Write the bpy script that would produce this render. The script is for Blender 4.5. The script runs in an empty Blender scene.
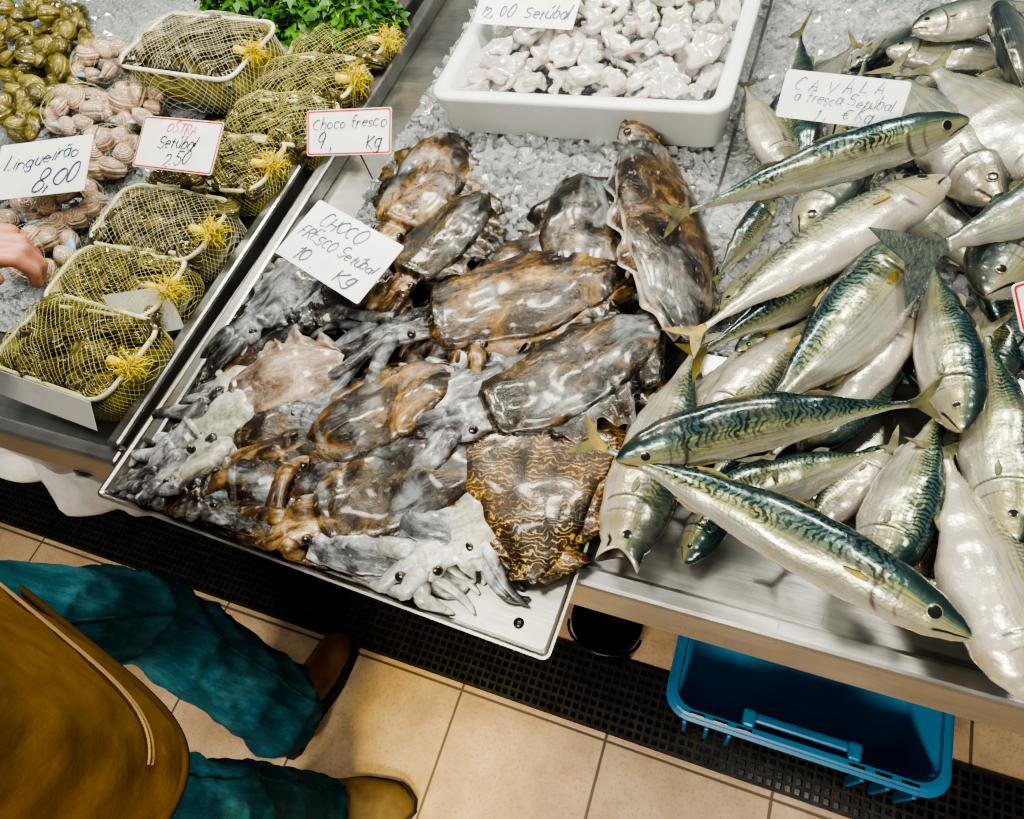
import bpy, bmesh, math, random
from mathutils import Vector, Matrix, noise
random.seed(7)
PI=math.pi; R=math.radians
COL=bpy.context.scene.collection
V=Vector
# ------------------------------------------------------------------ camera
F=710.0; CAM=V((0,0,1.6))
_X=V((0.926,0.189,-0.327)).normalized()
_Y=V((0.324,-0.840,0.435)); _Y=(_Y-_X*_Y.dot(_X)).normalized()
_Z=_X.cross(_Y)
RIGHT=V((_X[0],_Y[0],_Z[0])); DOWN=V((_X[1],_Y[1],_Z[1])); FWD=V((_X[2],_Y[2],_Z[2]))
cd=bpy.data.cameras.new('camera'); cam=bpy.data.objects.new('camera',cd); COL.objects.link(cam)
cd.sensor_width=36; cd.lens=F/1024*36; cd.clip_start=.02
M=Matrix.Identity(4)
for i in range(3):
    M[i][0]=RIGHT[i]; M[i][1]=-DOWN[i]; M[i][2]=-FWD[i]; M[i][3]=CAM[i]
cam.matrix_world=M
bpy.context.scene.camera=cam
def at(px,py,z):
    d=RIGHT*((px-512)/F)+DOWN*((py-409.5)/F)+FWD
    return CAM+d*((z-CAM.z)/d.z)
# ------------------------------------------------------------------ materials
class N:
    def __init__(s,name):
        s.m=bpy.data.materials.new(name); s.m.use_nodes=True
        t=s.m.node_tree; s.n=t.nodes; s.l=t.links; s.b=s.n['Principled BSDF']
    def new(s,t,**k):
        x=s.n.new('ShaderNode'+t)
        for a,b in k.items(): setattr(x,a,b)
        return x
    def put(s,sock,v):
        if isinstance(v,bpy.types.NodeSocket): s.l.new(v,sock)
        else:
            if isinstance(v,(tuple,list)) and len(v)==3 and sock.type=='RGBA': v=(*v,1)
            sock.default_value=v
    def math(s,op,a,b=0.0):
        x=s.new('Math',operation=op); s.put(x.inputs[0],a); s.put(x.inputs[1],b); return x.outputs[0]
    def sstep(s,x,a,b):
        m=s.new('MapRange',interpolation_type='SMOOTHSTEP'); s.put(m.inputs[0],x); s.put(m.inputs[1],a); s.put(m.inputs[2],b); return m.outputs[0]
    def inv(s,x): return s.math('SUBTRACT',1.0,x)
    def mul(s,*a):
        r=a[0]
        for q in a[1:]: r=s.math('MULTIPLY',r,q)
        return r
    def mix(s,f,a,b,mode='MIX'):
        x=s.new('Mix',data_type='RGBA',blend_type=mode); s.put(x.inputs[0],f); s.put(x.inputs[6],a); s.put(x.inputs[7],b); return x.outputs[2]
    def ramp(s,f,st):
        x=s.new('ValToRGB'); e=x.color_ramp.elements
        while len(e)<len(st): e.new(.5)
        for q,(p,c) in zip(e,st): q.position=p; q.color=(*c,1)
        s.put(x.inputs[0],f); return x.outputs[0]
    def noise(s,vec,scale,detail=4.0,rough=.6,dist=0.0):
        x=s.new('TexNoise'); s.put(x.inputs['Vector'],vec); x.inputs['Scale'].default_value=scale; x.inputs['Detail'].default_value=detail
        x.inputs['Roughness'].default_value=rough; x.inputs['Distortion'].default_value=dist; return x.outputs[0]
    def vor(s,vec,scale,feature='F1'):
        x=s.new('TexVoronoi',feature=feature); s.put(x.inputs['Vector'],vec); x.inputs['Scale'].default_value=scale; return x.outputs['Distance']
    def scaled(s,vec,sc):
        x=s.new('Mapping'); s.put(x.inputs['Vector'],vec); x.inputs['Scale'].default_value=sc; return x.outputs[0]
    def coords(s,which='Object',rnd=True):
        o=s.new('TexCoord').outputs[which]
        if rnd:
            r=s.math('MULTIPLY',s.rnd(),17.0); a=s.new('VectorMath',operation='ADD'); s.put(a.inputs[0],o); s.put(a.inputs[1],r); o=a.outputs[0]
        return o
    def rnd(s): return s.new('ObjectInfo').outputs['Random']
    def xyz(s,a,b,c):
        x=s.new('CombineXYZ'); s.put(x.inputs[0],a); s.put(x.inputs[1],b); s.put(x.inputs[2],c); return x.outputs[0]
    def uv(s):
        x=s.new('SeparateXYZ'); s.l.new(s.new('TexCoord').outputs['UV'],x.inputs[0]); return x.outputs[0],x.outputs[1]
    def bump(s,h,strength=.4,dist=.004):
        x=s.new('Bump'); x.inputs['Strength'].default_value=strength; x.inputs['Distance'].default_value=dist
        s.put(x.inputs['Height'],h); s.l.new(x.outputs[0],s.b.inputs['Normal'])
    def set(s,**k):
        names=dict(col='Base Color',rough='Roughness',metal='Metallic',coat='Coat Weight',cr='Coat Roughness',trans='Transmission Weight',sss='Subsurface Weight',alpha='Alpha',spec='Specular IOR Level',ior='IOR')
        for a,b in k.items(): s.put(s.b.inputs[names[a]],b)
        return s.m
def simple(name,c1,c2=None,scale=12,rough=.5,metal=0,bump=0,bscale=None,coat=0,rnd=True,detail=5,lo=.35,hi=.65,trans=0,bd=.003,ior=1.5,spec=.5):
    n=N(name); c=n.coords('Object',rnd)
    col=c1 if c2 is None else n.ramp(n.noise(c,scale,detail),[(lo,c1),(hi,c2)])
    if bump: n.bump(n.noise(c,bscale or scale*3,5),bump,bd)
    n.set(col=col,rough=rough,metal=metal,coat=coat,trans=trans,ior=ior,spec=spec)
    return n.m
def steel(name,c1,c2,rough,metal):
    n=N(name); c=n.coords('Object',False)
    st=n.noise(n.scaled(c,(6,160,160)),1.0,4,.7); big=n.noise(c,6,5,.65); sc=n.noise(n.scaled(c,(90,12,60)),1.0,5,.75)
    col=n.ramp(n.math('ADD',n.math('MULTIPLY',st,.3),n.math('MULTIPLY',big,.7)),[(.36,c1),(.64,c2)])
    col=n.mix(n.mul(n.sstep(sc,.60,.72),.5),col,(.10,.09,.085))
    n.bump(n.math('ADD',st,n.math('MULTIPLY',big,.6)),.10,.002)
    return n.set(col=col,rough=n.math('ADD',rough-.10,n.math('MULTIPLY',big,.22)),metal=metal)
def fish_mat(name,stops,stripe,dark,metal=.35,rough=.24,scol=1.0):
    n=N(name); u,v=n.uv(); c=n.coords(); r=n.rnd()
    no=n.noise(c,45,4); nb=n.noise(c,24,4,.68)
    streak=n.noise(n.xyz(n.math('MULTIPLY',u,5.0),n.math('MULTIPLY',v,46.0),n.math('MULTIPLY',r,31.0)),1.0,4,.6)
    vn=n.math('ADD',v,n.math('MULTIPLY',n.math('SUBTRACT',no,.5),.16))
    vn=n.math('ADD',vn,n.math('MULTIPLY',n.math('SUBTRACT',r,.5),.12))
    base=n.ramp(vn,stops)
    base=n.mix(n.mul(n.inv(n.sstep(streak,.34,.56)),n.inv(n.sstep(vn,.60,.86)),.55),base,(.085,.115,.11))
    base=n.mix(n.mul(n.sstep(streak,.48,.66),n.sstep(vn,.26,.40),n.inv(n.sstep(vn,.58,.80)),.75),base,(.42,.39,.12))
    if stripe:
        w=n.math('SINE',n.math('ADD',n.math('MULTIPLY',v,34.0),n.math('MULTIPLY',r,6.0)))
        ph=n.math('ADD',n.math('MULTIPLY',u,265.0),n.math('ADD',n.math('MULTIPLY',w,1.6),n.math('MULTIPLY',nb,40.0)))
        st=n.sstep(n.math('SINE',ph),-.2,.6)
        lim=n.math('ADD',vn,n.math('MULTIPLY',n.math('SUBTRACT',nb,.5),.55))
        mask=n.mul(st,n.inv(n.sstep(lim,.34,.58)),n.inv(n.sstep(u,.76,.84)),scol)
        base=n.mix(n.mul(mask,.88),base,dark)
    hm=n.mul(n.sstep(u,.77,.86),n.inv(n.sstep(vn,.22,.46)),.8)
    base=n.mix(hm,base,(.014,.028,.029))
    hs=n.mul(n.sstep(u,.80,.84),n.sstep(vn,.4,.5),n.sstep(no,.42,.58),.6)
    base=n.mix(hs,base,(.34,.30,.14))
    g=n.math('SUBTRACT',.835,n.math('MULTIPLY',n.math('SINE',n.math('MULTIPLY',v,PI)),.075))
    gl=n.mul(n.inv(n.sstep(n.math('ABSOLUTE',n.math('SUBTRACT',u,g)),.000,.013)),n.sstep(v,.26,.40),n.inv(n.sstep(v,.72,.86)))
    base=n.mix(n.mul(gl,.8),base,(.05,.033,.03))
    g2=n.inv(n.sstep(n.math('ABSOLUTE',n.math('SUBTRACT',u,n.math('ADD',g,.055))),.001,.007))
    base=n.mix(n.mul(g2,n.sstep(v,.36,.44),n.inv(n.sstep(v,.68,.78)),.55),base,(.08,.06,.04))
    ml=n.mul(n.sstep(u,.905,.92),n.inv(n.sstep(n.math('ABSOLUTE',n.math('SUBTRACT',v,n.math('ADD',.57,n.math('MULTIPLY',n.math('SUBTRACT',1.0,u),1.2)))),.010,.045)))
    base=n.mix(ml,base,(.015,.010,.010))
    bl=n.mul(n.sstep(n.noise(c,12,5,.72),.50,.68),.42)
    base=n.mix(bl,base,(.20,.17,.12))
    n.bump(n.math('ADD',n.math('MULTIPLY',n.vor(c,300),.25),n.math('MULTIPLY',nb,1.8)),.15,.004)
    n.set(col=base,rough=n.math('ADD',rough-.06,n.math('MULTIPLY',no,.20)),metal=metal,coat=.5,cr=.09)
    return n.m
MACK=fish_mat('mackerel_skin',[(0,(.006,.024,.029)),(.20,(.011,.048,.054)),(.34,(.050,.120,.105)),(.43,(.18,.215,.13)),(.52,(.30,.31,.215)),(.66,(.38,.385,.335)),(.87,(.49,.47,.41))],True,(.002,.008,.012),metal=.44)
PALE=fish_mat('pale_fish_skin',[(0,(.022,.046,.047)),(.2,(.065,.11,.10)),(.32,(.20,.23,.175)),(.45,(.35,.34,.245)),(.65,(.43,.41,.36)),(1,(.52,.475,.425))],True,(.016,.034,.036),metal=.34,scol=.85)
SILV=fish_mat('silver_fish_skin',[(0,(.018,.025,.028)),(.2,(.055,.077,.077)),(.36,(.17,.195,.19)),(.5,(.30,.31,.28)),(1,(.45,.425,.385))],False,(0,0,0),metal=.42)
FIN=simple('fish_fin',(.05,.055,.035),(.17,.16,.075),60,.35,bump=.3,coat=.4)
FINY=simple('fish_fin_yellow',(.28,.20,.025),(.05,.055,.035),40,.35,bump=.3,coat=.4)
FIND=simple('fish_fin_dark',(.008,.016,.018),(.045,.06,.05),90,.3,bump=.4,coat=.5)
IRIS=simple('eye_iris',(.17,.16,.10),(.28,.26,.17),80,.28,.2,coat=.4)
IRISD=simple('cuttlefish_eyelid',(.03,.02,.010),(.12,.085,.04),90,.2,coat=.5)
PUP=simple('eye_pupil',(.010,.011,.012),rough=.2,coat=.3)
MOUTH=simple('mouth_lining',(.012,.008,.007),(.08,.055,.048),60,.3)
STEEL=steel('stainless_steel',(.26,.26,.258),(.45,.45,.44),.30,.94)
STEELT=steel('brushed_tray_steel',(.21,.198,.185),(.40,.388,.366),.32,.94)
STEELD=simple('dull_steel',(.15,.13,.11),(.26,.235,.21),7,.4,1,bump=.06,bscale=40)
WHITEP=simple('white_plastic',(.66,.68,.69),(.76,.775,.78),8,.3,bump=.05)
BAGP=simple('plastic_bag_film',(.50,.48,.46),(.78,.77,.76),9,.3,bump=.5,bscale=18,bd=.02)
BLUEP=simple('blue_plastic',(.016,.14,.29),(.024,.20,.38),6,.36,bump=.06)
BLUELIT=simple('blue_plastic_inside_lit',(.030,.22,.42),(.040,.28,.50),6,.40,bump=.06)  # crate inside painted lighter to offset the shade under the counter
TIEB=simple('blue_tie',(.12,.42,.68),(.26,.56,.78),30,.35)
BLACKP=simple('black_plastic',(.004,.004,.005),(.010,.010,.010),20,.22)
IRON=simple('cast_iron',(.014,.012,.010),(.042,.036,.031),40,.45,.3)
PAPER=simple('white_card',(.60,.62,.63),(.76,.77,.76),26,.4,lo=.25,hi=.5)
PAPERB=simple('bluish_card',(.55,.62,.66),(.70,.76,.78),26,.4,lo=.25,hi=.5)
INKP=simple('black_marker',(.025,.030,.055),rough=.5)
INKB=simple('blue_marker',(.040,.065,.15),rough=.5)
REDP=simple('red_print',(.50,.012,.02),rough=.5)
PUNN=simple('punnet_tub',(.08,.072,.012),(.30,.27,.06),40,.3)
RIMP=simple('punnet_rim',(.56,.54,.28),(.76,.74,.50),20,.3)
RIMW=simple('punnet_rim_white',(.70,.70,.60),(.84,.84,.77),20,.3)
NETY=simple('yellow_net',(.62,.59,.18),(.80,.77,.36),20,.45)
NETW=simple('white_net',(.72,.71,.46),(.84,.83,.64),20,.45)
TASS=simple('yellow_tassel',(.70,.54,.01),(.86,.72,.06),40,.5)
LEAF=simple('parsley_leaf',(.010,.06,.003),(.075,.24,.010),30,.4)
LEAFS=simple('parsley_stem',(.07,.19,.02),rough=.4)
SKIN=simple('skin',(.42,.18,.115),(.56,.28,.20),30,.45,bump=.12,bscale=160)
NAIL=simple('fingernail',(.62,.34,.27),rough=.25)
HAIR=simple('hair',(.03,.02,.012),(.06,.04,.02),60,.5,bump=.5)
JACK=simple('brown_suede',(.085,.044,.010),(.150,.082,.020),7,.95,bump=.35,bscale=60,bd=.004,spec=.12)
def denim():
    n=N('teal_denim'); c=n.coords('Object',False)
    a=n.noise(c,7,4,.6); s1=n.noise(n.scaled(c,(46,46,7)),1.0,4,.7); f=n.noise(c,420,2)
    k=n.math('ADD',n.math('MULTIPLY',a,.45),n.math('ADD',n.math('MULTIPLY',s1,.38),n.math('MULTIPLY',f,.17)))
    col=n.ramp(k,[(.36,(.005,.042,.062)),(.50,(.014,.088,.118)),(.63,(.050,.18,.22))])
    n.bump(n.math('ADD',n.math('MULTIPLY',s1,.8),n.math('MULTIPLY',f,.25)),.40,.005)
    return n.set(col=col,rough=.9,spec=.15)
JEAN=denim()
JSEAM=simple('denim_seam',(.004,.04,.055),(.02,.12,.15),60,.9,spec=.1)
SHOE=simple('brown_leather',(.09,.03,.015),(.20,.08,.035),14,.42,bump=.2,coat=.2)
SHOE2=simple('tan_suede',(.085,.05,.016),(.17,.105,.036),14,.75,bump=.25)
SOLE=simple('shoe_sole',(.012,.008,.006),rough=.6)
THREAD=simple('seam_thread',(.22,.135,.05),rough=.7)
SEAM=simple('jacket_hem',(.055,.030,.008),rough=.9,spec=.1)
def squid_mat():
    n=N('squid_flesh'); c=n.coords(); r=n.rnd()
    tint=n.ramp(r,[(0,(.85,.83,.79)),(.4,(.83,.79,.71)),(.7,(.78,.78,.77)),(1,(.87,.85,.82))])
    dk=n.ramp(r,[(0,(.62,.57,.53)),(.5,(.60,.53,.45)),(1,(.54,.53,.53))])
    col=n.mix(n.sstep(n.noise(c,40,4,.6),.34,.56),dk,tint)
    n.bump(n.noise(c,45,3,.5),.18,.004); n.b.inputs['Subsurface Scale'].default_value=.014
    return n.set(col=col,rough=.14,coat=.7,sss=.40,trans=.36)
SQUID=squid_mat()
def ice_mat(name,lo,hi,tr):
    n=N(name); c=n.coords()
    vr=n.vor(c,100); no=n.noise(c,12,6,.68); n2=n.noise(c,170,2)
    col=n.ramp(n.math('ADD',n.math('MULTIPLY',no,.75),n.math('MULTIPLY',n2,.25)),[(.36,lo),(.62,hi)])
    n.bump(n.math('ADD',vr,n.math('MULTIPLY',n2,.8)),.8,.012)
    return n.set(col=col,rough=.06,coat=1.0,cr=.03,trans=tr,ior=1.31)
ICE=ice_mat('crushed_ice',(.38,.43,.46),(.84,.87,.88),.48)
ICEL=ice_mat('melting_ice',(.30,.35,.38),(.56,.61,.64),.3)
CHUNK=simple('clear_ice',(.96,.98,1.0),rough=.04,trans=.80,ior=1.31,bump=.25,bscale=90)
def tile_mat():
    n=N('floor_tiles'); c=n.coords('Object',False); x=n.new('SeparateXYZ'); n.l.new(c,x.inputs[0])
    def g(s,o):
        f=n.math('FRACT',n.math('ADD',n.math('DIVIDE',n.math('ADD',s,o),.325),20.0))
        return n.math('MINIMUM',f,n.math('SUBTRACT',1.0,f))
    d=n.math('MINIMUM',g(x.outputs[0],.17),g(x.outputs[1],-.125))
    m=n.inv(n.sstep(d,.005,.012))
    t=n.ramp(n.noise(c,6,7,.70),[(.3,(.36,.24,.14)),(.52,(.52,.365,.225)),(.72,(.64,.48,.315))])
    sp=n.mul(n.sstep(n.noise(c,160,2),.54,.66),.42)
    t=n.mix(sp,t,(.27,.175,.095))
    st=n.mul(n.sstep(n.noise(c,9,6,.75),.54,.70),.25)
    t=n.mix(st,t,(.26,.175,.10))
    col=n.mix(m,t,(.12,.088,.062))
    n.bump(n.math('SUBTRACT',n.math('MULTIPLY',n.noise(c,40,3),.2),m),.4,.003)
    return n.set(col=col,rough=.42,spec=.45)
TILE=tile_mat()
def cut_mat(name,stops,pale,zebra=None,edge=.40,pw=.38,blue=.6):
    n=N(name); u,v=n.uv(); c=n.coords()
    cs=n.scaled(c,(.60,1.1,1.0))
    no=n.noise(cs,24,7,.66,1.2); fine=n.noise(c,150,3,.6); sp=n.noise(cs,95,5,.70); big=n.noise(c,9,3,.6); pat=n.noise(c,12,5,.60,.8)
    f=n.math('ADD',no,n.math('MULTIPLY',n.math('SUBTRACT',big,.5),.65))
    col=n.ramp(f,stops)
    if zebra:
        w=n.new('TexWave',wave_type='BANDS',bands_direction='X'); n.put(w.inputs['Vector'],c)
        w.inputs['Scale'].default_value=50; w.inputs['Distortion'].default_value=15; w.inputs['Detail'].default_value=3; w.inputs['Detail Scale'].default_value=1.3; w.inputs['Detail Roughness'].default_value=.5
        col=n.mix(n.mul(n.sstep(w.outputs['Fac'],.80,1.0),n.sstep(no,.38,.60),.8),col,zebra)
    else:
        col=n.mix(n.mul(n.sstep(pat,.51,.65),n.sstep(no,.38,.56),blue),col,(.225,.265,.30))  # grey blue patches, with a bluish sheen put into the colour
    col=n.mix(n.mul(n.inv(n.sstep(fine,.38,.50)),.30),col,(.008,.005,.003))
    col=n.mix(n.mul(n.sstep(sp,.58,.68),pw),col,pale)
    vn=n.math('ADD',v,n.math('MULTIPLY',n.math('SUBTRACT',no,.5),.40))
    col=n.mix(n.mul(n.sstep(vn,edge,edge+.16),.75),col,pale)
    n.bump(n.math('ADD',n.math('MULTIPLY',no,1.0),n.math('ADD',n.math('MULTIPLY',fine,.16),n.math('MULTIPLY',sp,.30))),.42,.008)
    return n.set(col=col,rough=n.math('ADD',.16,n.math('MULTIPLY',pat,.22)),coat=.42,cr=.13)
CM={}
CM['dark']=cut_mat('cuttlefish_dark_brown',[(.38,(.0025,.002,.0015)),(.51,(.016,.010,.005)),(.62,(.080,.047,.014)),(.77,(.34,.245,.085))],(.37,.355,.31),edge=.46)
CM['rust']=cut_mat('cuttlefish_rust_brown',[(.36,(.0035,.0025,.0015)),(.48,(.030,.015,.005)),(.60,(.16,.085,.018)),(.75,(.45,.305,.10))],(.41,.38,.31),edge=.46,blue=.5)
CM['zebra']=cut_mat('cuttlefish_golden_striped',[(.34,(.007,.004,.002)),(.5,(.042,.019,.005)),(.7,(.17,.083,.018))],(.28,.19,.08),(.54,.39,.12),edge=.90,pw=.2)
CM['pale']=cut_mat('cuttlefish_pale',[(.32,(.07,.064,.05)),(.45,(.24,.235,.19)),(.6,(.41,.405,.36)),(.74,(.58,.58,.54))],(.50,.505,.49),blue=.45)
CM['grey']=cut_mat('cuttlefish_grey',[(.34,(.008,.008,.010)),(.47,(.070,.072,.080)),(.6,(.24,.255,.275)),(.72,(.50,.53,.57))],(.45,.48,.53))
CM['pink']=cut_mat('cuttlefish_pinkish',[(.32,(.04,.026,.02)),(.46,(.16,.105,.075)),(.6,(.28,.21,.155)),(.74,(.43,.36,.285))],(.42,.375,.32),blue=.4)
CM['upright']=cut_mat('cuttlefish_pale_edged',[(.36,(.006,.004,.0025)),(.49,(.034,.019,.007)),(.61,(.125,.072,.021)),(.76,(.36,.255,.11))],(.54,.53,.50),edge=.38,blue=.35)
ARMG=cut_mat('arms_grey',[(.37,(.009,.008,.009)),(.48,(.080,.078,.084)),(.59,(.27,.275,.295)),(.72,(.56,.58,.62))],(.50,.53,.57),edge=.85)
ARMB=cut_mat('arms_brown',[(.36,(.008,.0045,.003)),(.48,(.060,.030,.010)),(.60,(.23,.14,.05)),(.73,(.49,.40,.27))],(.45,.41,.34),edge=.85)
ARMP=cut_mat('arms_pale',[(.34,(.09,.08,.068)),(.48,(.28,.27,.24)),(.62,(.48,.475,.45))],(.54,.545,.53),edge=.85,blue=.45)
INKW=simple('ink_film',(.006,.005,.006),(.022,.017,.015),14,.05,coat=1)
def clam_mat(name,a,b,c3,dk=.65,ring=.35,bp=.25,dc=(.025,.019,.011)):
    n=N(name); u,v=n.uv(); c=n.coords(); r=n.rnd()
    base=n.mix(r,a,b)
    st=n.sstep(n.math('SINE',n.math('ADD',n.math('MULTIPLY',v,34.0),n.math('MULTIPLY',n.noise(c,3,3),5.0))),-.3,.9)
    col=n.mix(n.mul(st,ring),base,c3)
    col=n.mix(n.mul(n.sstep(n.noise(c,2.6,4,.6),.48,.60),dk),col,dc)
    n.bump(n.math('ADD',n.math('MULTIPLY',n.math('SINE',n.math('MULTIPLY',v,60.0)),1.4),n.math('MULTIPLY',n.noise(c,5,4),2.4)),bp,.02)
    return n.set(col=col,rough=.28,coat=.4)
CLG=clam_mat('clam_olive',(.085,.070,.010),(.26,.22,.045),(.38,.34,.13),.7,.30)
CLP=clam_mat('clam_cream',(.60,.38,.26),(.46,.34,.25),(.80,.71,.60),.50,.65,.4,(.20,.105,.06))
CLY=clam_mat('clam_brown',(.035,.028,.008),(.19,.155,.035),(.46,.42,.18),.85,.45,.6)
CLD=clam_mat('clam_dark',(.018,.014,.006),(.12,.09,.025),(.33,.28,.12),.85,.4,.6)
# ------------------------------------------------------------------ mesh builder
class MB:
    def __init__(s): s.v=[]; s.f=[]; s.uv=[]; s.mi=[]
    def add(s,p,uv=(0,0)): s.v.append(V(p)); s.uv.append(uv); return len(s.v)-1
    def face(s,idx,m=0): s.f.append(tuple(idx)); s.mi.append(m)
    def loft(s,rings,uvs=None,cap0=True,cap1=True,m=0,mf=None):
        n=len(rings[0]); b=len(s.v)
        for i,r in enumerate(rings):
            for j,p in enumerate(r): s.add(p,uvs[i][j] if uvs else (i/len(rings),j/n))
        for i in range(len(rings)-1):
            for j in range(n):
                k=(j+1)%n
                s.face((b+i*n+j,b+i*n+k,b+(i+1)*n+k,b+(i+1)*n+j),mf[i] if mf else m)
        if cap0: s.face([b+j for j in reversed(range(n))],m)
        if cap1: s.face([b+(len(rings)-1)*n+j for j in range(n)],mf[-1] if mf else m)
    def tube(s,pts,rad,n=8,m=0,flat=1.0):
        pts=[V(p) for p in pts]; k=len(pts)
        if not isinstance(rad,(list,tuple)): rad=[rad]*k
        t=(pts[1]-pts[0]).normalized(); a=t.orthogonal().normalized()
        if abs(t.z)<.95: a=(V((0,0,1))-t*t.z).normalized()
        rings=[];uvs=[]
        for i in range(k):
            t=(pts[min(i+1,k-1)]-pts[max(i-1,0)]).normalized()
            a=(a-t*a.dot(t)).normalized(); b=t.cross(a)
            rings.append([pts[i]+(a*math.cos(2*PI*j/n)*flat+b*math.sin(2*PI*j/n))*rad[i] for j in range(n)])
            uvs.append([(i/(k-1),1-abs(1-2*j/n)) for j in range(n)])
        s.loft(rings,uvs,m=m)
    def limb(s,pts,rad,n=14,m=0):
        s.tube(pts,rad,n,m)
        for p,r in zip(pts,rad): s.ell(p,(r,r,r),m=m,nu=12,nv=8)
    def ell(s,c,r,m=0,nu=14,nv=8,mx=None,pole=None):
        c=V(c); rings=[]
        for i in range(nv+1):
            th=PI*(i+.001)/(nv+.002)
            ring=[]
            for j in range(nu):
                p=V((math.sin(th)*math.cos(2*PI*j/nu)*r[0],math.sin(th)*math.sin(2*PI*j/nu)*r[1],math.cos(th)*r[2]))
                if mx: p=mx@p
                ring.append(c+p)
            rings.append(ring)
        mf=None
        if pole: mf=[pole[1] if (i<pole[0] or i>=nv-pole[0]) else m for i in range(nv)]
        rings.reverse()
        s.loft(rings,m=m,mf=mf)
    def box(s,c,d,m=0,mx=None):
        b=len(s.v)
        for i in range(8):
            p=V(((i&1)-.5,((i>>1)&1)-.5,((i>>2)&1)-.5)); p=V((p.x*d[0],p.y*d[1],p.z*d[2]))
            if mx: p=mx@p
            s.add(V(c)+p)
        for q in ((0,2,3,1),(4,5,7,6),(0,1,5,4),(2,6,7,3),(0,4,6,2),(1,3,7,5)): s.face([b+x for x in q],m)
    def plate(s,pts,nrm,th=.001,m=0):
        nrm=V(nrm).normalized()*th/2; n=len(pts); b=len(s.v)
        for p in pts: s.add(V(p)+nrm)
        for p in pts: s.add(V(p)-nrm)
        s.face(range(b,b+n),m); s.face(range(b+2*n-1,b+n-1,-1),m)
        for j in range(n):
            k=(j+1)%n; s.face((b+k,b+j,b+n+j,b+n+k),m)
    def build(s,name,mats,parent=None,smooth=True,inv=None,bevel=0):
        me=bpy.data.meshes.new(name)
        me.from_pydata([(inv@p) if inv else p for p in s.v],[],s.f)
        if not isinstance(mats,(list,tuple)): mats=[mats]
        for q in mats: me.materials.append(q)
        me.polygons.foreach_set('material_index',s.mi)
        if smooth: me.polygons.foreach_set('use_smooth',[True]*len(me.polygons))
        ul=me.uv_layers.new(name='UVMap')
        li=[0]*len(me.loops); me.loops.foreach_get('vertex_index',li)
        fl=[]
        for i in li: fl.extend(s.uv[i])
        ul.data.foreach_set('uv',fl)
        me.update()
        bm=bmesh.new(); bm.from_mesh(me); bmesh.ops.recalc_face_normals(bm,faces=bm.faces); bm.to_mesh(me); bm.free()
        o=bpy.data.objects.new(name,me); COL.objects.link(o)
        if parent: o.parent=parent
        if bevel:
            q=o.modifiers.new('bevel','BEVEL'); q.width=bevel; q.segments=2; q.limit_method='ANGLE'
        return o
def tag(o,label=None,cat=None,group=None,kind=None):
    if label: o['label']=label
    if cat: o['category']=cat
    if group: o['group']=group
    if kind: o['kind']=kind
    return o
def empty(name,M,label,cat,group=None):
    o=bpy.data.objects.new(name,None); COL.objects.link(o); o.empty_display_size=.05
    o.matrix_world=M; return tag(o,label,cat,group)
def frame(ex,ey,ez,p):
    M=Matrix.Identity(4)
    for i in range(3): M[i][0]=ex[i];M[i][1]=ey[i];M[i][2]=ez[i];M[i][3]=p[i]
    return M
def T(x,y,z,rz=0): return Matrix.Translation((x,y,z))@Matrix.Rotation(rz,4,'Z')
def rr(hx,hy,r,z,cx=0,cy=0,n=5):
    out=[]
    for q,(sx,sy) in enumerate(((1,1),(-1,1),(-1,-1),(1,-1))):
        for k in range(n+1):
            a=PI/2*(q+k/n); out.append(V((cx+sx*(hx-r)+r*math.cos(a),cy+sy*(hy-r)+r*math.sin(a),z)))
    return out
def interp(st,x):
    for (a,p),(b,q) in zip(st,st[1:]):
        if x<=b:
            t=(x-a)/(b-a); t=t*t*(3-2*t)*.5+t*.5; return p+(q-p)*t
    return st[-1][1]
# ------------------------------------------------------------------ setting
b=MB(); b.box((-.9,.4,-.02),(5.0,4.4,.04)); tag(b.build('floor',TILE,smooth=False),kind='structure')
b=MB(); b.box((-.9,.2125,.002),(4.6,.150,.004)); 
GX0,GX1=-2.6,.9
b2=MB()
for k in range(9): b2.box(((GX0+GX1)/2,.142+k*.0176,.009),(GX1-GX0,.006,.010))
for k in range(int((GX1-GX0)/.017)): b2.box((GX0+k*.017,.2125,.009),(.006,.147,.0096))
g=empty('drain_grate',T(-.9,.2,0),'long black slotted drain grating set along the floor under the counters','drain')
iv=T(-.9,.2,0).inverted()
b.build('channel',BLACKP,g,smooth=False,inv=iv); b2.build('grating',IRON,g,smooth=False,inv=iv)
# counters
def counter(x0,x1,label,rim_side,lip,yf):
    Mx=T((x0+x1)/2,.85,0); iv=Mx.inverted()
    r=empty('display_counter',Mx,label,'counter')
    b=MB(); b.box(((x0+x1)/2,(yf+1.48)/2,.825),(x1-x0,1.48-yf,.05)); b.build('worktop',STEEL,r,False,iv,.006)
    b=MB(); xs=x1-.012 if rim_side>0 else x0+.012
    b.box((xs,(yf+.02+1.47)/2,.863),(.024,1.45-yf,.030)); b.build('side_rim',STEEL,r,False,iv,.005)
    b=MB(); b.box(((x0+x1)/2,yf+.010,.852+lip/2),(x1-x0-.002,.024,lip+.004)); b.build('front_rim',STEEL,r,False,iv,.005)
    b=MB(); b.box(((x0+x1)/2,yf+.008,.780),(x1-x0,.014,.06)); b.build('front_apron',STEEL,r,False,iv,.003)
    b=MB(); b.box(((x0+x1)/2,1.1,.45),(x1-x0,.02,.66)); b.build('back_panel',STEELD,r,False,iv)
    for sx in (x0+.06,x1-.06):
        for y in (.40,1.38):
            b=MB(); b.tube([(sx,y,0),(sx,y,.03),(sx,y,.031),(sx,y,.80)],[.028,.028,.02,.02],12); b.build('leg',STEELD,r,True,iv)
counter(-2.6,-.792,'stainless steel counter holding the netted punnets and clams',1,.012,.18)
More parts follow.
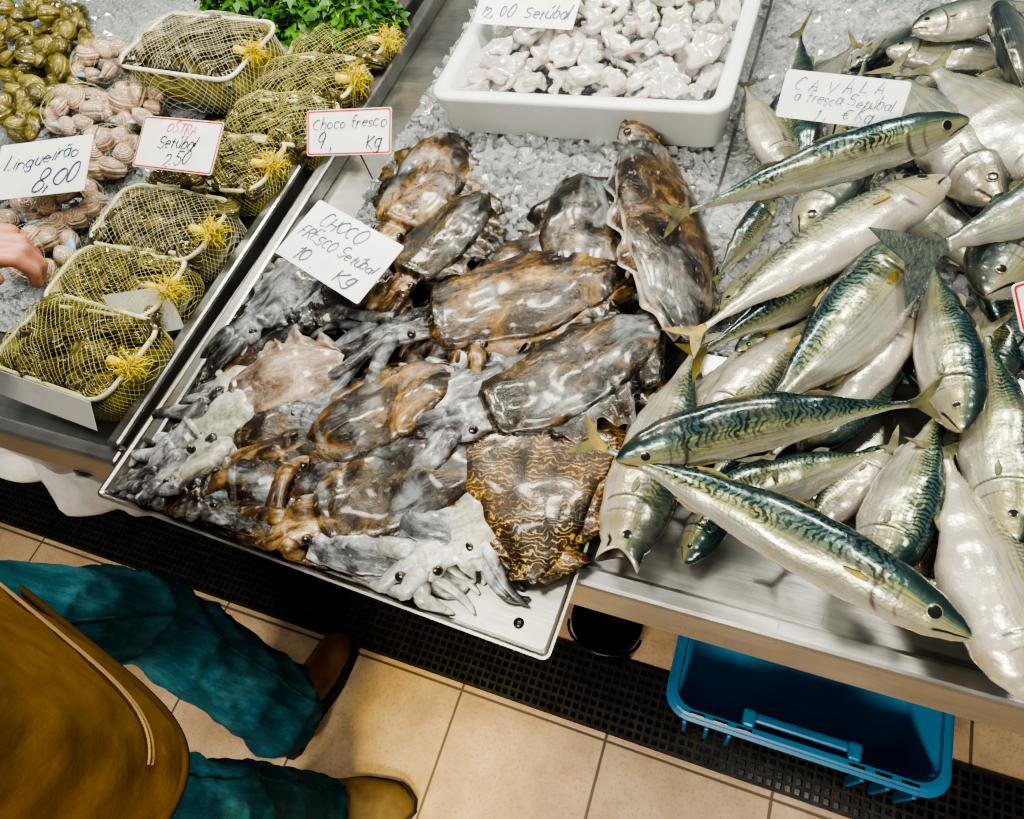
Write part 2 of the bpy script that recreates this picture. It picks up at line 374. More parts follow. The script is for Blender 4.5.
counter(-.765,.75,'stainless steel counter holding cuttlefish, mackerel and white tray',-1,.006,.197)
# ------------------------------------------------------------------ ice
def ice_bed(name,x0,x1,y0,y1,z,h,mat,label,dens,sd,big=.017):
    random.seed(sd)
    b=MB(); nx=int((x1-x0)/.009); ny=int((y1-y0)/.009)
    def zz(x,y):
        e=min(1,min(x-x0,x1-x,y-y0,y1-y)/.05+.25*noise.noise(V((x*25,y*25,sd))))
        return z+.002+max(0,e)*(h*(.55+.8*noise.noise(V((x*11,y*11,sd))))+.008*noise.noise(V((x*45,y*45,sd)))+.005*noise.noise(V((x*110,y*110,sd))))
    for j in range(ny+1):
        for i in range(nx+1):
            x=x0+(x1-x0)*i/nx; y=y0+(y1-y0)*j/ny; b.add((x,y,zz(x,y)))
    for j in range(ny):
        for i in range(nx): k=j*(nx+1)+i; b.face((k,k+1,k+nx+2,k+nx+1))
    for _ in range(dens):
        x=random.uniform(x0+.01,x1-.01); y=random.uniform(y0+.01,min(y1,1.28)-.01); s=.003+(big-.003)*random.random()**2.2
        mx=Matrix.Rotation(random.uniform(0,6),3,'Z')@Matrix.Rotation(random.uniform(0,3),3,'X')
        k=len(b.v); b.box((x,y,zz(x,y)+s*.35),(s,s*random.uniform(.6,1.3),s*random.uniform(.5,1)),1,mx)
        for q in range(k,k+8): b.v[q]+=V([random.uniform(-.3,.3)*s for _ in range(3)])
    o=b.build(name,[mat,CHUNK],smooth=False)
    tag(o,label,'ice',kind='stuff')
ice_bed('crushed_ice',-.66,-.12,.55,1.42,.851,.036,ICE,'crushed ice heaped behind the cuttlefish and under the white tray',9000,3,.016)
ice_bed('crushed_ice',-.115,.70,.52,1.42,.851,.012,ICE,'crushed ice under the pile of mackerel',3000,4,.014)
ice_bed('crushed_ice',-2.4,-1.10,.34,1.42,.851,.008,ICEL,'crushed ice under the loose clams and blue tied bags',300,5,.012)
# ------------------------------------------------------------------ cuttlefish tray
TRM=T(-.457,.335,.8585,R(-2.2)); THX,THY=.315,.215; TRI=TRM.inverted()
def tray():
    hx,hy=THX,THY
    r=empty('metal_tray',TRM,'shallow stainless tray full of cuttlefish, jutting over the counter edge','tray')
    b=MB(); rings=[rr(hx-.004,hy-.004,.006,0),rr(hx,hy,.008,.0155),rr(hx+.001,hy+.001,.009,.0165),rr(hx-.002,hy-.002,.006,.0165),rr(hx-.005,hy-.005,.006,.014),rr(hx-.010,hy-.010,.006,.002)]
    b.loft(rings); b.build('pan',STEELT,r,False,None)
    for sx in (-1,1):
        b=MB(); b.tube([(sx*.27,-hy+.028,.0015),(sx*.27,-hy+.028,.0028)],[.006,.006],12); b.build('drain_hole',BLACKP,r)
    return r
tray()
b=MB()
ring=[]; pc=V((-.50,.39,.8612))
for k in range(40):
    a=2*PI*k/40; q=1+.2*noise.noise(V((math.cos(a)*2,math.sin(a)*2,3)))
    ring.append(pc+V((.240*q*math.cos(a),.145*q*math.sin(a),0)))
b.loft([[p-V((0,0,.0004)) for p in ring],ring,[pc+V((0,0,.0006))+(p-pc)*.9 for p in ring]]); tag(b.build('ink_shade',INKW),'dark ink and painted shade under the cuttlefish in the metal tray','ink',kind='stuff')  # ink pool, also put in as shade to darken the tray floor
def eye(parent,c,nrm,r,name='eye',mats=None,pl=3,fl=.45):
    q=V(nrm).normalized().to_track_quat('Z','Y').to_matrix()
    b=MB(); b.ell((0,0,0),(r,r,r*fl),0,16,16,q,(pl,1))
    for i in range(len(b.v)): b.v[i]+=V(c)
    return b.build(name,mats or [IRIS,PUP],parent)
MPROF=[(0,.08),(.06,.36),(.2,.72),(.45,1.0),(.7,.98),(.9,.84),(1,.70)]
TPROF=[(0,.05),(.12,.24),(.35,.58),(.62,.92),(.82,1.0),(1,.74)]
def cuttle(label,tip,end,zt,zh,ratio,kind,arm,seed,mant=.60,bendw=0.0,flat=.26,prof=MPROF,fink=.60,inside=True,alen=.95,wav=.34,roll=None,amp=1.0):
    rnd=random.Random(seed)
    P0=at(*tip,zt); P1=at(*end,zh); d=P1-P0; L=d.length; ex=d.normalized()
    side=V((0,0,1)).cross(ex).normalized(); up=ex.cross(side)
    rl=rnd.uniform(-.25,.25) if roll is None else roll
    side,up=side*math.cos(rl)+up*math.sin(rl),up*math.cos(rl)-side*math.sin(rl)
    Mx=frame(ex,side,up,P0); Mi=Mx.inverted()
    r=empty('cuttlefish',Mx,label,'cuttlefish','cuttlefish heaped in the metal tray')
    W=ratio*L/2; n=36; b=MB(); rings=[]; uvs=[]
    he=mant+.17
    def keep(p):
        if not inside: return p
        w=TRI@(Mx@p)
        if w.y<.0 or w.x<0:
            w.y=max(w.y,-THY+.014); w.x=max(w.x,-THX+.011); w.z=max(w.z,.006)
            return Mi@(TRM@w)
        return p
    def cen(s): return V((s*L,bendw*L*math.sin(PI*min(1,s)),0))
    def half(s):
        if s<=mant: return W*interp(prof,s/mant)
        hw=min(W,.040)
        return interp([(0,prof[-1][1]*W),(.2,.64*hw),(.55,.76*hw),(.85,.66*hw),(1,.46*hw)],(s-mant)/(he-mant))
    K=50; o=V((seed*3.1,0,0))
    for i in range(K+1):
        s=he*i/K; a=half(s); bb=min(a,.05)*flat*(1 if s<mant else 1.4); c=cen(s)
        ring=[];uv=[]
        for j in range(n):
            th=2*PI*j/n; y=a*math.sin(th); z=bb*math.cos(th)
            if z<0: z*=.7
            p=c+V((0,y,z)); q=(noise.noise(p*15+o)*.20+noise.noise(p*38+o)*.07+noise.noise(p*90+o)*.02)*amp
            fo=max(0,1-abs(noise.noise(V((s*2.2+seed,y*40,seed*1.7)))*2.6))**2 if z>0 else 0
            p+=V((0,math.sin(th),math.cos(th)*.8))*(q*min(W,.05)); p.z+=fo*.06*min(W,.05)*amp*max(0,math.cos(th))**1.5*min(1,s*6)
            ring.append(keep(p)); uv.append((s,min(th,2*PI-th)/PI))
        rings.append(ring); uvs.append(uv)
    mf=[0 if he*i/K<mant+.02 else 1 for i in range(K)]
    b.loft(rings,uvs,mf=mf)
    Wa=min(W,.046)
    for k in range(8):
        f=(k-3.5)/3.5; x0=he-.03; al=(1-x0)*L*rnd.uniform(1.1,1.9)*alen
        ang=f*R(30)+rnd.uniform(-.25,.25); cu=rnd.uniform(-1.3,1.3); cu2=rnd.uniform(-.7,.7); p=cen(x0)+V((0,f*.38*Wa,(.10 if k%2 else -.10)*Wa)); pts=[p.copy()]; rad=[Wa*.25]
        m=18; zv=rnd.uniform(.02,.10); w0=rnd.uniform(.85,1.4)
        for i in range(1,m+1):
            t=i/m; a=ang+cu*t*t+cu2*math.sin(t*4); p=p+V((math.cos(a),math.sin(a),0))*al/m
            q=p.copy(); q.z=p.z+(zv*Wa*math.sin(t*4+k)-.42*Wa*t**1.3); pts.append(keep(q)); rad.append(Wa*w0*(.20*(1-t)**.6+.034))
        for i in range(1,len(pts)):
            if (pts[i]-pts[i-1]).length<.0012: pts[i]=pts[i]+V((.0006,.0012*(1 if i%2 else -1),.0012))
        b.tube(pts,rad,8,1,flat=.75)
    b.build('body',[CM[kind],arm],r)
    for sg in (-1,1):
        fb=MB(); m=48; ph=rnd.uniform(0,6)
        for i in range(m+1):
            s=mant*(.02+.95*i/m); a=half(s); fw=min(W,.055)*fink*math.sin(PI*(.06+.9*i/m))**.6*(1+wav*math.sin(i*.5+ph)+.6*wav*noise.noise(V((i*.6,ph,sg)))+.3*wav*math.sin(i*1.3+ph*2))
            for q in range(4):
                y=a*.88+fw*q/3; z=min(W,.055)*(.02+.12*q/3*math.sin(i*.6+ph)-.20*q/3)
                fb.add(keep(cen(s)+V((0,sg*y,z))),(s,.16+.12*q))
        for i in range(m):
            for q in range(3): k=i*4+q; fb.face((k,k+1,k+5,k+4))
        o2=fb.build('fin',CM[kind],r); sm=o2.modifiers.new('solid','SOLIDIFY'); sm.thickness=.0018; sm.offset=0
        s=mant+.085
        eye(r,cen(s)+V((0,sg*half(s)*.84,half(s)*flat*1.0)),(0,sg*.8,.75),.0060,'eye',[IRISD,PUP],4)
cuts=[
# lower layer
('dark cuttlefish deep in the heap behind the long dark one',(600,420),(470,280),.885,.88,.40,'dark',ARMG,{}),
('dark brown cuttlefish lying at the back edge of tray against the ice',(560,240),(400,350),.888,.88,.42,'dark',ARMB,{}),
('black cuttlefish at the heap bottom under the pinkish grey one',(330,420),(185,445),.882,.878,.44,'dark',ARMG,{}),
('grey cuttlefish buried near the front, arms beside the striped one',(390,480),(530,560),.885,.878,.42,'grey',ARMG,{}),
('dark cuttlefish at the lower left under the rusty orange one',(310,520),(150,470),.882,.878,.46,'dark',ARMG,{}),
('grey armed cuttlefish at the front edge behind the pale armed one',(310,522),(460,585),.882,.876,.42,'grey',ARMP,{}),
('rust brown cuttlefish wedged in the back right corner of the tray',(650,405),(555,285),.89,.885,.38,'rust',ARMG,{}),
('dark cuttlefish under the tilted white card, touching pale grey one',(395,275),(262,335),.885,.88,.42,'dark',ARMG,{}),
('small grey cuttlefish under the brown one with orange head',(405,425),(262,395),.885,.88,.40,'grey',ARMG,{}),
('pale limp cuttlefish squeezed into the left front corner of the tray',(235,435),(122,505),.88,.876,.50,'pale',ARMG,dict(mant=.5)),
('grey blue cuttlefish between the brown one at front and long dark one',(530,430),(390,470),.890,.884,.36,'grey',ARMG,{}),
('brown cuttlefish flattened under the large crosswise rust brown one',(520,260),(450,390),.89,.884,.44,'rust',ARMB,{}),
('dark cuttlefish along the left rim of the tray, behind the grey green one',(290,330),(175,420),.88,.876,.42,'dark',ARMG,{}),
# upper
('pale grey cuttlefish with bluish arms under the tilted white price card',(335,248),(210,372),.893,.88,.40,'grey',ARMG,dict(alen=1.0)),
('brown cuttlefish at the top left of the tray, mantle against the ice',(456,134),(345,285),.895,.888,.38,'rust',ARMB,{}),
('second brown cuttlefish, just right of the tilted white price card',(486,190),(365,335),.901,.891,.38,'dark',ARMB,{}),
('dark brown cuttlefish on the ice leaning on the upright white edged one',(574,172),(606,345),.905,.892,.36,'dark',ARMB,dict(inside=False,alen=.4,mant=.74)),
('grey arms and head of a cuttlefish in the middle of the tray',(530,372),(355,485),.889,.88,.36,'grey',ARMG,{}),
('pale cuttlefish with white arms at the front edge of the tray',(508,492),(350,595),.889,.878,.40,'pale',ARMP,dict(mant=.44,alen=.9)),
('grey green cuttlefish with limp arms at the left corner of the tray',(262,372),(128,486),.889,.876,.46,'pale',ARMG,dict(mant=.50)),
('blue black cuttlefish with grey arms squeezed between the brown ones',(460,368),(300,488),.895,.886,.33,'grey',ARMG,{}),
('pinkish grey mottled cuttlefish on the left side of the heap',(345,356),(170,428),.894,.884,.38,'pink',ARMG,{}),
('rusty orange cuttlefish at the lower left with arms at tray edge',(370,450),(150,522),.892,.88,.35,'rust',ARMB,{}),
('large rust brown cuttlefish lying crosswise at the back of heap',(635,268),(315,354),.904,.893,.32,'rust',ARMG,{}),
('brown cuttlefish with orange head left of the heap centre',(455,368),(230,492),.901,.891,.34,'rust',ARMB,{}),
('brown cuttlefish lying across the front of the tray',(490,458),(225,565),.897,.883,.33,'dark',ARMB,{}),
('long dark cuttlefish on top at the right side of heap',(662,320),(375,448),.911,.899,.32,'dark',ARMG,dict(alen=.8)),
('golden striped cuttlefish tapering to a point at the right front',(532,584),(548,338),.890,.899,.60,'zebra',ARMB,dict(prof=TPROF,flat=.25,mant=.66,fink=.75,alen=.5,wav=.45,roll=.05,amp=.9)),
('upright white edged cuttlefish on the ice beside the mackerel',(690,340),(634,126),.916,.905,.30,'upright',ARMB,dict(mant=.82,flat=.46,inside=False,alen=.3,roll=.45,amp=.5,fink=.30)),
]
random.seed(21)
for i,(lb,tp,en,z0,z1,ra,kd,am,kw) in enumerate(cuts): cuttle(lb,tp,en,z0,z1,ra,kd,am,seed=11+i,bendw=random.uniform(-.06,.06) if kd!='zebra' else .02,**kw)
# ------------------------------------------------------------------ fish
PROF=dict(mackerel=[(0,.12),(.05,.13),(.14,.29),(.3,.66),(.46,.93),(.6,1.0),(.72,.98),(.82,.91),(.9,.71),(.96,.43),(.985,.26),(1,.06)],
          bream=[(0,.20),(.06,.21),(.16,.40),(.3,.74),(.46,.97),(.6,1.0),(.72,.96),(.82,.86),(.9,.68),(.96,.44),(.985,.26),(1,.07)])
def fish(name,label,cat,group,tail,head,zt,zh,phi,ratio=.19,kind='mackerel',mat=None,bend=0.0,gape=False,fin=None,tl=.09,th_=None):
    P0=at(*tail,zt); P1=at(*head,zh); d=P1-P0; L=d.length; ex=d.normalized()
    side=V((0,0,1)).cross(ex).normalized(); up=ex.cross(side); a=R(phi)
    ez=(up*math.cos(a)+side*math.sin(a)).normalized(); ey=ez.cross(ex)
    r=empty(name,frame(ex,ey,ez,P0),label,cat,group)
    sl=V((0,side.dot(ey),side.dot(ez)))
    H=ratio*.91*L/2; Wd=.66*H if kind=='mackerel' else .55*H; x0=tl*L; mat=mat or MACK; fin=fin or FIN
    sd=tail[0]*.13+head[1]*.07
    def cen(s): return V((x0+s*(L-x0),0,0))+sl*(bend*L*math.sin(PI*s))
    pr=PROF[kind]
    if th_: pr=[(0,.22),(.06,.26),(.14,.42)]+pr[3:]
    def hh(s): return H*interp(pr,s)
    def ww(s): return Wd*interp(pr,s)*(.9 if s<.1 else 1)
    K=84; n=28; rings=[];uvs=[]
    st=[i/K for i in range(K+1)]
    if gape: st=[s for s in st if s<.93]
    def ring(s,k=1.0,kz=1.0,xs=None,jaw=0):
        c=cen(s if xs is None else xs); o=[]
        for j in range(n):
            th=2*PI*j/n; q=V((jaw*L*abs(math.cos(th))**1.5,ww(s)*k*math.sin(th),hh(s)*kz*math.cos(th)))
            v=min(j,n-j)*2/n; g=.835-.075*math.sin(v*PI); e=s-g
            if 0<v<1: q.y*=1+(.13*math.exp(-max(0,e)/.05)*min(1,max(0,e+.008)/.014) if .15<v<.92 else 0)
            if math.cos(th)<0 and .15<s<.8: q.z*=1+.07*math.sin(PI*(s-.15)/.65)
            if .08<s<.78:
                w=noise.noise(V((s*7+sd,math.cos(th)*1.2,math.sin(th)*1.2)))*.09+noise.noise(V((s*18+sd,math.cos(th)*2,math.sin(th)*2)))*.035
                w*=min(1,(s-.08)/.1,(.78-s)/.08); q.y*=1+w; q.z*=1+w
            o.append(c+q)
        return o
    for s in st:
        rings.append(ring(s)); uvs.append([(s,min(j,n-j)*2/n) for j in range(n)])
    mf=[0]*(len(rings)-1)
    if gape:
        for s,k,kz,xs,jw in ((.93,.96,1.02,.945,.02),(.93,.86,1.0,.95,.050),(.93,.74,.88,.945,.040),(.93,.55,.66,.91,.0),(.93,.2,.2,.84,0)):
            rings.append(ring(s,k,kz,xs,jw)); uvs.append([(.5,.75)]*n if k<.9 else [(.92,min(j,n-j)*2/n) for j in range(n)]); mf.append(0 if k>.8 else 1)
    b=MB(); b.loft(rings,uvs,mf=mf); b.build('body',[mat,MOUTH],r)
    t=tl*L; e=hh(0); Ht=th_ or H*.80; fk=.78 if th_ else .62
    o=[(x0+.02*L,0,e*.8),(x0-.22*t,0,e*1.4),(x0-.70*t,0,Ht*.70),(x0-1.12*t,0,Ht*1.0),(x0-(.98 if th_ else .92)*t,0,Ht*.52),(x0-fk*t,0,0),(x0-(.98 if th_ else .92)*t,0,-Ht*.52),(x0-1.12*t,0,-Ht*1.0),(x0-.70*t,0,-Ht*.70),(x0-.22*t,0,-e*1.4),(x0+.02*L,0,-e*.8)]
    b=MB()
    half=o[:6]+[(x0+.02*L,0,0)]; half2=[(x0+.02*L,0,0)]+o[5:]
    b.plate(half,(0,1,0),.0016); b.plate(half2,(0,1,0),.0016); b.build('tail_fin',fin,r,False)
    def topfin(sa,sb,h,sg,nm):
        pts=[]
        for s,k in ((sa,-.1),(sa+(sb-sa)*.35,h*.55),(sa+(sb-sa)*.8,h),(sb+(sb-sa)*.25,h*.7),(sb,-.1)):
            q=cen(s); pts.append(q+V((0,0,sg*(hh(min(s,1)) *.97+k*H))))
        q=MB(); q.plate(pts,(0,1,0),.0014); q.build(nm,fin,r,False)
    if kind=='mackerel':
        topfin(.62,.50,.12,1,'dorsal_fin'); topfin(.36,.27,.18,1,'dorsal_fin'); topfin(.36,.26,.18,-1,'anal_fin')
    else:
        topfin(.70,.25,.22,1,'dorsal_fin'); topfin(.38,.22,.22,-1,'anal_fin')
    for sg in (-1,1):
        s=.745; c=cen(s); l=.06*L; y=sg*(ww(s)*1.0+.0006)
        pts=[c+V((0,y,-.02*H)),c+V((-.4*l,y+sg*.001,.05*H)),c+V((-l,y+sg*.001,-.02*H)),c+V((-.9*l,y+sg*.001,-.10*H)),c+V((-.4*l,y+sg*.001,-.14*H)),c+V((0,y,-.12*H))]
        q=MB(); q.plate(pts,(0,1,0),.0012); q.build('pectoral_fin',fin,r,False)
        s=.90; k=.18; c=cen(s)+V((0,sg*ww(s)*1.02*math.sqrt(1-k*k),hh(s)*k))
        eye(r,c,(0.15,sg,.2),min(.0068,.0180*L) if mat!=SILV else min(.0090,.0235*L),fl=.16,pl=5)
MG='mackerel piled on the ice'
mk=[
# buried layer
((862,296),(735,352),.885,.885,-60,.26,MACK,'mackerel mostly buried under the white bellied one',{}),
((940,325),(800,452),.883,.883,70,.26,PALE,'pale mackerel deep in the pile under the plump striped one',{}),
((1005,455),(880,330),.885,.885,60,.27,MACK,'mackerel deep under the barred upright one',{}),
((1015,300),(895,175),.885,.885,-70,.28,SILV,'grey fish deep under the dark forked tail',{}),
((1060,425),(985,235),.90,.90,80,.28,PALE,'pale fish under the purplish grey head at right edge',{}),
((1005,575),(895,468),.883,.883,100,.30,PALE,'pale mackerel under the speckled one, right of the longest mackerel',{}),
((985,465),(918,622),.885,.883,65,.30,PALE,'pale mackerel between the speckled one and the big white bellied one',{}),
((900,105),(800,236),.885,.885,75,.28,SILV,'grey fish under the topmost slim mackerel, below the card',{}),
((752,328),(662,492),.883,.883,82,.26,PALE,'pale mackerel lying right beside the gaping one',{}),
((962,45),(880,150),.888,.888,70,.30,SILV,'grey silver fish right of the mackerel price card',{}),
((1062,470),(985,620),.90,.90,70,.30,MACK,'striped mackerel at the right edge behind the big white bellied fish',{}),
((690,500),(800,392),.883,.883,-60,.26,MACK,'striped mackerel deep under the long crosswise one',{}),
((1000,370),(930,520),.885,.885,50,.28,MACK,'green mackerel deep between the two eyed heads at right',{}),
((860,40),(770,130),.883,.883,-70,.28,SILV,'grey fish lying behind the mackerel price card',{}),
((1045,45),(950,125),.890,.895,75,.32,SILV,'grey fish under the large speckled silver fish at the right edge',{}),
((1010,250),(985,400),.89,.89,60,.30,MACK,'green mackerel under the red bordered card at the right edge',{}),
((880,560),(760,480),.882,.882,70,.28,MACK,'dark mackerel in the gap between longest and long crosswise ones',{}),
((830,215),(720,315),.883,.883,55,.28,MACK,'dark green mackerel deep between topmost slim and white bellied ones',{}),
((930,15),(850,70),.885,.885,70,.30,SILV,'grey fish at the far right behind the two crosswise silver fish',{}),
# seen layer
((800,25),(803,172),.895,.895,35,.22,MACK,'dark green mackerel pointing down beside the white tray, left of its card',{}),
((742,80),(792,178),.90,.91,112,.30,PALE,'pinkish pale fish end poking out beside the white tray corner',{}),
((868,50),(834,196),.895,.895,50,.24,MACK,'striped mackerel mostly hidden below the mackerel price card',{}),
((712,285),(775,196),.89,.90,45,.26,MACK,'green mackerel wedged between the upright cuttlefish and pale mackerel',{}),
((702,330),(616,566),.895,.905,84,.28,PALE,'pale mackerel with gaping mouth at the counter front beside the tray',dict(gape=True)),
((770,430),(684,564),.885,.885,60,.28,MACK,'mackerel showing only its head between gaping one and longest one',{}),
((905,445),(690,508),.90,.895,-72,.27,MACK,'yellow green mackerel under the long dark one, head to the left',{}),
((780,560),(890,446),.885,.89,105,.28,PALE,'pale mackerel belly under the longest mackerel near counter front',{}),
((830,300),(704,438),.905,.905,98,.30,PALE,'pale mackerel with its eye showing left of the yellow tails',{}),
((758,470),(912,312),.91,.915,112,.30,PALE,'pale mackerel lying under the plump striped one',{}),
((686,362),(908,222),.925,.93,40,.23,MACK,'dark green mackerel under the white bellied one',dict(fin=FINY)),
((680,342),(948,178),.962,.962,98,.215,PALE,'white bellied mackerel lying slantwise below the topmost dark one',dict(fin=FINY,bend=.02)),
((748,432),(914,240),.952,.957,72,.295,MACK,'plump striped mackerel with a yellow tail in the middle of pile',dict(fin=FINY,bend=-.02)),
((888,62),(1000,205),.925,.93,70,.30,SILV,'grey green fish behind the blunt end of topmost mackerel',{}),
((985,320),(1014,545),.935,.94,62,.30,MACK,'yellow green striped mackerel at the right edge, eye towards counter front',{}),
((946,395),(874,582),.925,.925,66,.33,MACK,'speckled mackerel pointing to the counter front beside longest one',{}),
((940,440),(1040,705),.935,.935,105,.40,PALE,'big white bellied fish at the right end of counter front',{}),
((930,250),(962,432),.94,.955,52,.28,MACK,'barred mackerel standing upright in picture with head down right of centre',{}),
((1065,150),(985,296),.965,.965,-72,.38,SILV,'purplish grey fish head with large eye under the dark forked tail',{}),
((662,220),(970,120),.985,.995,36,.168,MACK,'topmost slim dark green mackerel stretched below the price card',dict(bend=.015)),
((940,398),(616,460),.983,.983,-30,.228,MACK,'long dark barred mackerel lying crosswise, head to the left',dict(bend=-.035)),
((578,434),(972,638),.985,.960,62,.168,MACK,'longest mackerel at the counter front with yellow flank and white belly',dict(bend=.025,fin=FINY)),
((893,266),(1165,160),1.00,1.01,62,.26,SILV,'grey fish with broad dark forked tail spread over the mackerel, at right edge',dict(fin=FIND,bend=.015,tl=.20,th_=.046)),
]
for (t,h,a,c,ph,ra,m,lb,kw) in mk: fish('mackerel' if m!=SILV else 'silver_fish',lb,'fish',MG if m!=SILV else 'silver fish at the right of the pile',t,h,a,c,ph,ra,'mackerel',m,**kw)
br=[((1040,60),(886,50),.905,.905,-75,.32,'lower of two silver fish lying crosswise in the far right corner'),
((1050,2),(912,30),.935,.94,-75,.36,'upper of two silver fish lying crosswise in the far right corner'),
((925,62),(1080,185),.94,.95,80,.42,'large speckled silver fish at the right edge above the forked tail'),
((1040,130),(1000,5),.955,.965,40,.34,'dark backed silver fish at the top right corner, standing upright in picture')]
for t,h,a,c,ph,ra,lb in br: fish('silver_fish',lb,'fish','silver fish at the right of the pile',t,h,a,c,ph,ra,'bream',SILV)
# ------------------------------------------------------------------ white tray with squid
def white_tray():
    cx,cy,z=-.345,1.125,.878; hx,hy,h=.228,.285,.072
    r=empty('plastic_tray',T(cx,cy,z),'thick white plastic tray of squid pieces standing on the ice','tray')
    b=MB(); t=.026
    b.loft([rr(hx-.018,hy-.018,.018,0),rr(hx-.010,hy-.010,.024,.004),rr(hx-.003,hy-.003,.028,h*.9),rr(hx,hy,.030,h*.93),rr(hx-.003,hy-.003,.028,h),rr(hx-t+.006,hy-t+.006,.022,h),rr(hx-t,hy-t,.020,h-.006),rr(hx-t-.006,hy-t-.006,.02,.022),rr(hx-t-.02,hy-t-.02,.02,.016)])
    b.build('body',WHITEP,r)
    return cx,cy,z,hx-t-.01,hy-t-.01
cx,cy,cz,hx,hy=white_tray()
random.seed(5)
pcs=[]
for k in range(14):
    b=MB(); m=32
    sx,sy=random.uniform(.018,.030),random.uniform(.012,.020)
    th=random.uniform(.0040,.0060); corners=random.choice((3,4,4,5)); ph=random.uniform(0,6); cv=random.uniform(-5,5); cv2=random.uniform(-4,6)
    out=[]
    for j in range(m):
        a=2*PI*j/m
        q=(1+.13*math.cos(corners*a+ph))*(1+.32*noise.noise(V((math.cos(a)*1.8,math.sin(a)*1.8,k*3.3))))
        out.append(V((sx*q*math.cos(a),sy*q*math.sin(a),0)))
    def pz(p,f): return V((p.x*f,p.y*f,p.x*p.x*f*f*cv2+p.y*p.y*f*f*cv+.004*noise.noise(p*f*60+V((k,0,0)))))
    rings=[]
    for f,z in ((.05,-1),(.5,-1),(.86,-.94),(.96,-.65),(1.0,-.05),(.99,.48),(.945,.82),(.84,.97),(.5,1.02),(.05,1.0)): rings.append([pz(p,f)+V((0,0,z*th)) for p in out])
    b.loft(rings); pcs.append(b)
pm=[]
for j in range(19):
    for i in range(14):
        x=cx-hx*.96+2*hx*.96*(i+random.uniform(.0,1))/14; y=cy-hy*.97+2*hy*.97*(j+random.uniform(.0,1))/19
        if y>1.25: continue
        k=random.randrange(14)
        if len(pm)<14:
            k=len(pm); o=pcs[k].build('squid_piece',SQUID); pm.append(o)
        else:
            o=pm[k].copy(); COL.objects.link(o)
        s=random.uniform(.7,1.3); o.scale=(s,s,s)
        o.location=(x,y,cz+.042+random.uniform(0,.034)); o.rotation_euler=(random.uniform(-.7,.7),random.uniform(-.6,.6),random.uniform(0,6.3))
        tag(o,'piece of white squid flesh in the white plastic tray','squid','squid pieces in the white tray')
b=MB()
for _ in range(700):
    x=random.uniform(cx-hx,cx+hx); y=random.uniform(cy-hy,min(cy+hy,1.27)); s=random.uniform(.005,.011)
    mx=Matrix.Rotation(random.uniform(0,6),3,'Z')@Matrix.Rotation(random.uniform(0,3),3,'X')
    b.box((x,y,cz+.026+random.uniform(0,.036)),(s,s*.8,s*.7),1,mx)
b.box((cx,cy,cz+.022),(2*hx-.01,2*hy-.01,.010))
tag(b.build('crushed_ice',[ICE,CHUNK],smooth=False),'crushed ice between the squid pieces in the white tray','ice',kind='stuff')
# ------------------------------------------------------------------ clams
def clam_bm(rug):
    b=MB(); n=22; K=7
    for sg in (1,-1):
        rings=[];uvs=[]
        for k in range(K+1):
            q=k/K; ring=[]; uv=[]
            for j in range(n):
                th=2*PI*j/n; ox=math.cos(th)*.5; oy=math.sin(th)*.40
                if math.sin(th)>.2: ox*=.86
                jag=1+rug*.10*noise.noise(V((math.cos(th)*3,math.sin(th)*3,q*2+5))) 
                p=V((ox*q*jag,.20*(1-q)+oy*q*jag,sg*.28*math.sqrt(max(0,1-q*q))*(1+.03*math.sin(q*24)+.22*rug*noise.noise(V((ox*q*5,oy*q*5,sg*3))))))
                ring.append(p); uv.append((j/n,q))
            rings.append(ring); uvs.append(uv)
        rings[0]=[V((.002*math.cos(2*PI*j/n),.2+.002*math.sin(2*PI*j/n),sg*.28)) for j in range(n)]
        b.loft(rings,uvs,cap0=True,cap1=False)
    return b
CLB={}
def clam(loc,size,mat,label,group,flat=.5):
    key=mat.name
    if key not in CLB:
        o=clam_bm(2.0 if mat in (CLY,CLD) else .3).build('clam',mat); CLB[key]=o
    else: o=CLB[key].copy(); COL.objects.link(o)
    zs=1.25 if mat==CLP else 1.0
    o.location=loc; o.scale=(size*random.uniform(.85,1.15),size*random.uniform(.8,1.1),size*zs*random.uniform(.85,1.15))
    o.rotation_euler=(random.uniform(-flat,flat),random.uniform(-flat,flat),random.uniform(0,6.3))
    tag(o,label,'clam',group)
